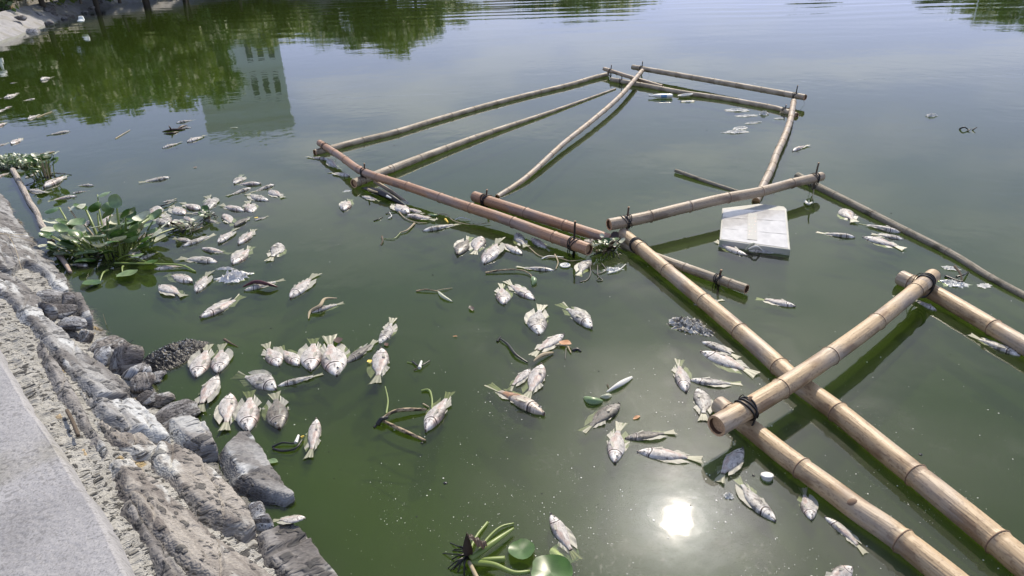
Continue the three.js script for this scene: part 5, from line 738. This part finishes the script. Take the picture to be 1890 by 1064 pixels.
// ------------------------------------------------------------------ what stands beyond the pond: trees, a house, lamp posts (seen in the water)
const leafM = [[0.12, 0.22, 0.04], [0.20, 0.28, 0.05], [0.085, 0.16, 0.03]].map(c => phys({ color: col(...c), roughness: 0.6, transmission: 0.5, thickness: 0, side: THREE.DoubleSide }));
const barkM = std({ color: col(0.10, 0.085, 0.065), roughness: 0.95 });
function treeProto(seed, w, gap) { // unit height, crown from 0.25 to 1, half width w
  const R = rng(seed), g = new THREE.Group(), P = [], uv = [], idx = [];
  part('trunk', mergeGeometries([tubeGeo([V(0, -0.5, 0), V(0.02, 0.25, 0.01), V(-0.01, 0.55, 0)], t => 0.03 - 0.016 * t, 10, 8), ...[0, 1, 2, 3, 4].map(k => { const a = k * 1.3 + R(), h = 0.26 + k * 0.05; return tubeGeo([V(0.01, h, 0), V(Math.cos(a) * w * 0.35, h + 0.14, Math.sin(a) * w * 0.35), V(Math.cos(a) * w * 0.7, h + 0.3, Math.sin(a) * w * 0.7)], t => 0.014 - 0.010 * t, 6, 6); })]), barkM, g);
  for (let k = 0; k < 130; k++) {
    const th = R() * 6.28, ph = Math.acos(2 * R() - 1), rr = Math.pow(R(), 0.4), cx = Math.sin(ph) * Math.cos(th) * w * rr, cy = 0.53 + Math.cos(ph) * 0.46 * rr, cz = Math.sin(ph) * Math.sin(th) * w * rr; if (pn(cx * 7 + seed, cy * 7, cz * 7) < gap) continue; const s = 0.05 + R() * 0.06;
    for (let i = 0; i < 62; i++) { const a = R() * 6.28, e = Math.acos(2 * R() - 1), d = Math.pow(R(), 0.5) * s * 1.3, x = cx + Math.sin(e) * Math.cos(a) * d, y = cy + Math.cos(e) * d * 0.8, z = cz + Math.sin(e) * Math.sin(a) * d, l = 0.010 + R() * 0.012; const ax = V(R() - 0.5, R() - 0.5, R() - 0.5).normalize().multiplyScalar(l), bx = V(R() - 0.5, R() - 0.5, R() - 0.5).normalize().multiplyScalar(l), n = P.length / 3; for (const [p, q] of [[-1, -1], [1, -1], [1, 1], [-1, 1]]) P.push(x + ax.x * p + bx.x * q, y + ax.y * p + bx.y * q, z + ax.z * p + bx.z * q); idx.push(n, n + 1, n + 2, n, n + 2, n + 3); }
  }
  const c = new THREE.BufferGeometry(); c.setAttribute('position', new THREE.Float32BufferAttribute(P, 3)); c.setIndex(idx); c.computeVertexNormals(); part('crown', c, leafM[seed % 3], g); return g;
}
const TREE = [treeProto(1, 0.42, -0.32), treeProto(2, 0.36, -0.25), treeProto(3, 0.46, -0.3)];
// a far thing whose reflected top shows at (px, py), D metres away along the ground
function mirrored(px, py, D) { const d = sight(px, py), l = Math.hypot(d.x, d.z); return { x: d.x / l * D, z: d.z / l * D, h: -d.y / l * D - camera.position.y }; }
function tree(k, px, py, D, label, wide = 1) { const q = mirrored(px, py, D), H = q.h - 0.45, t = TREE[k].clone(); t.name = numbered('tree'); tag(t, label, 'tree', 'trees on the far side of the pond'); t.position.set(q.x, 0.25, q.z); t.scale.set(H * wide, H * 1.07, H * wide); t.rotation.y = px; scene.add(t); return t; }
tree(0, -60, 262, 30, 'leafy tree whose reflection leaves the picture at the left edge', 1.2);
tree(1, 62, 240, 31, 'tree mirrored behind the small fish at the left edge', 1.2);
tree(0, 150, 232, 34, 'broad tree mirrored just left of the thin lamp post', 1.3);
tree(2, 235, 212, 37, 'broad yellowish tree mirrored beyond the lone straw', 1.25);
tree(0, 320, 205, 41, 'tree mirrored above the dark floating leaves', 1.2);
tree(2, 385, 190, 45, 'tree mirrored against the left wall of the pale house', 1.0);
tree(1, 430, 95, 50, 'low tree mirrored in front of the foot of the pale house', 1.9);
tree(0, 510, 92, 54, 'tree mirrored right of the pale house', 1.7);
tree(2, 585, 84, 60, 'small tree mirrored halfway between the house and the round one', 1.6);
tree(1, 668, 104, 56, 'left one of the pair making the round mirrored crown', 1.3);
tree(0, 735, 106, 57, 'right one of the pair making the round mirrored crown', 1.3);
tree(2, 772, 70, 60, 'low tree at the right flank of the round mirrored crown', 1.6);
tree(0, 835, 46, 72, 'distant tree mirrored left of the beige hut', 2.0);
tree(1, 985, 30, 86, 'distant tree mirrored in the ripples right of the beige hut', 2.4);
tree(2, 1055, 34, 88, 'distant tree broken into stripes by the ripples', 1.8);
tree(0, 1150, 24, 92, 'lone distant tree mirrored at the top middle', 2.0);
tree(1, 1500, 6, 80, 'small distant tree mirrored at the top right', 2.0);
tree(1, 1725, 18, 62, 'distant tree mirrored near the top right corner, left one', 1.6);
tree(0, 1800, 44, 60, 'distant tree mirrored near the top right corner, tallest one', 1.3);
tree(2, 1880, 56, 58, 'distant tree mirrored right in the top right corner', 1.3);
tree(0, 300, 120, 40, 'dark low tree mirrored behind the lamp post', 2.2);
tree(1, 600, 40, 66, 'background tree mirrored high up left of the round crown', 2.6);
for (const [k, px, py, D, w, label] of [[1, 30, 128, 28, 2.4, 'low bush mirrored beside the lamp post at the left edge'], [2, 178, 104, 33, 2.6, 'low bush mirrored right of the thin lamp post'], [0, 246, 98, 37, 2.6, 'low dark bush mirrored left of centre between two tall trees'], [1, 362, 92, 42, 2.6, 'low bush mirrored at the left foot of the pale house'], [0, 455, 64, 47, 3, 'low bush mirrored across the foot of the pale house'], [2, 540, 52, 56, 3, 'low bush mirrored right of the foot of the pale house'], [1, 690, 44, 58, 3, 'low bush mirrored beneath the round mirrored crown']]) { const q = mirrored(px, py, D), H = q.h - 0.85, t = TREE[k].clone(); t.name = numbered('bush'); tag(t, label, 'bush', 'bushes on the far side of the pond'); t.position.set(q.x, 0.85 - H * 0.06, q.z); t.scale.set(H * w, H * 1.07, H * w); t.rotation.y = px; scene.add(t); }
{ // the low wall behind the far bank on the left
  const P = [[-16.5, -18], [-17.2, -21], [-20.2, -29.5], [-23, -39.5], [-19.2, -50.5], [-9, -57.5]], g = [], h = [];
  for (let i = 0; i + 1 < P.length; i++) { const [x0, z0] = P[i], [x1, z1] = P[i + 1], l = Math.hypot(x1 - x0, z1 - z0), a = Math.atan2(-(z1 - z0), x1 - x0); g.push(new THREE.BoxGeometry(l - 0.3, 1.75, 0.18).translate(0, 0.85, 0).rotateY(a).translate((x0 + x1) / 2, 0.25, (z0 + z1) / 2)); h.push(new THREE.BoxGeometry(0.32, 1.95, 0.32).translate(x0, 1.2, z0)); }
  const t = thing('boundary_wall', V(0, 0, 0), 'low grey wall behind the far bank, dark in the water at upper left', 'wall'); g.forEach(q => part('wall_panel', q, M.mortar, t)); h.forEach(q => part('pier', q, M.concrete, t));
}
{ // the pale house
  const q = mirrored(463, 228, 60), W = 6.6, H = q.h, D = 7, t = thing('house', V(q.x, 0.25, q.z), 'pale green three storey house whose front is mirrored in the pond', 'house'), wallM = std({ color: col(0.76, 0.84, 0.78), roughness: 0.85 }), trim = std({ color: col(0.8, 0.84, 0.8), roughness: 0.8 }), glass = phys({ color: col(0.05, 0.07, 0.07), roughness: 0.12 });
  t.rotation.y = Math.atan2(-q.x, -q.z);
  part('wall', new THREE.BoxGeometry(W, H - 0.25, D).translate(0, (H - 0.25) / 2, -D / 2), wallM, t);
  part('roof', new THREE.BoxGeometry(W + 0.3, 0.25, D + 0.3).translate(0, H - 0.25 + 0.12, -D / 2), trim, t);
  part('parapet', new THREE.BoxGeometry(W + 0.1, 0.5, 0.16).translate(0, H - 0.25 + 0.49, 0.0), wallM, t);
  for (let f = 0; f < 3; f++) for (const x of [-2.55, -1.7, 0.9, 1.75, 2.6]) { const y = H - 3.1 - f * 2.75; const fr = part('window', new THREE.BoxGeometry(0.62, 1.55, 0.12).translate(x, y, 0.03), trim, t); part('pane', new THREE.BoxGeometry(0.46, 1.36, 0.04).translate(x, y, 0.085), glass, fr); part('sill', new THREE.BoxGeometry(0.74, 0.08, 0.24).translate(x, y - 0.83, 0.08), trim, fr); }
  for (let f = 0; f < 3; f++) part('ledge', new THREE.BoxGeometry(W + 0.16, 0.12, 0.2).translate(0, H - 1.45 - f * 2.75, 0.08), trim, t);
  const R = rng(3), g = []; for (let k = 0; k < 620; k++) { const s = 0.10 + R() * 0.12; g.push(new THREE.PlaneGeometry(s, s).rotateX(R() * 3).rotateY(R() * 6).translate((R() - 0.35) * W * 0.75, H + 0.28 + Math.pow(R(), 2) * 0.8, -0.4 - R() * 1.6)); }
  tag(part('roof_plants', mergeGeometries(g), leafM[1], t), 'green plants along the roof edge', undefined, undefined, 'stuff');
  const hq = mirrored(920, 26, 84), hut = thing('hut', V(hq.x, 0.25, hq.z), 'distant beige hut mirrored in the ripples at the top', 'hut'); part('wall', new THREE.BoxGeometry(3, hq.h - 0.9, 3).translate(0, (hq.h - 0.9) / 2, 0), std({ color: col(0.48, 0.44, 0.36), roughness: 0.9 }), hut); part('roof', new THREE.BoxGeometry(3.4, 0.5, 3.4).translate(0, hq.h - 0.65, 0), trim, hut); hut.rotation.y = 0.2;
  for (const [px, py, dist, label] of [[164, 82, 27, 'thin pale lamp post mirrored right of the far embankment'], [14, 152, 22.5, 'thin pale lamp post mirrored at the left edge of the picture'], [1792, 55, 52, 'thin lamp post mirrored at the top right']]) { const m = mirrored(px, py, dist), p = thing('lamp_post', V(m.x, 0.25, m.z), label, 'lamp post'); part('pole', new THREE.CylinderGeometry(0.025, 0.04, m.h - 0.5, 8).translate(0, (m.h - 0.5) / 2, 0), trim, p); part('lamp_head', new THREE.SphereGeometry(0.09, 10, 8).scale(1, 0.6, 1.6).translate(0, m.h - 0.5, 0.06), trim, p); part('base', new THREE.CylinderGeometry(0.07, 0.09, 0.12, 10).translate(0, 0.06, 0), trim, p); }
}

// ------------------------------------------------------------------ draw
const renderer = new THREE.WebGLRenderer({ antialias: true });
renderer.toneMapping = THREE.LinearToneMapping;
renderer.toneMappingExposure = EXPOSURE;
renderer.outputColorSpace = THREE.SRGBColorSpace;
renderer.shadowMap.enabled = true;
renderer.shadowMap.type = THREE.PCFSoftShadowMap;
renderer.setSize(1024, 576);
renderer.render(scene, camera);
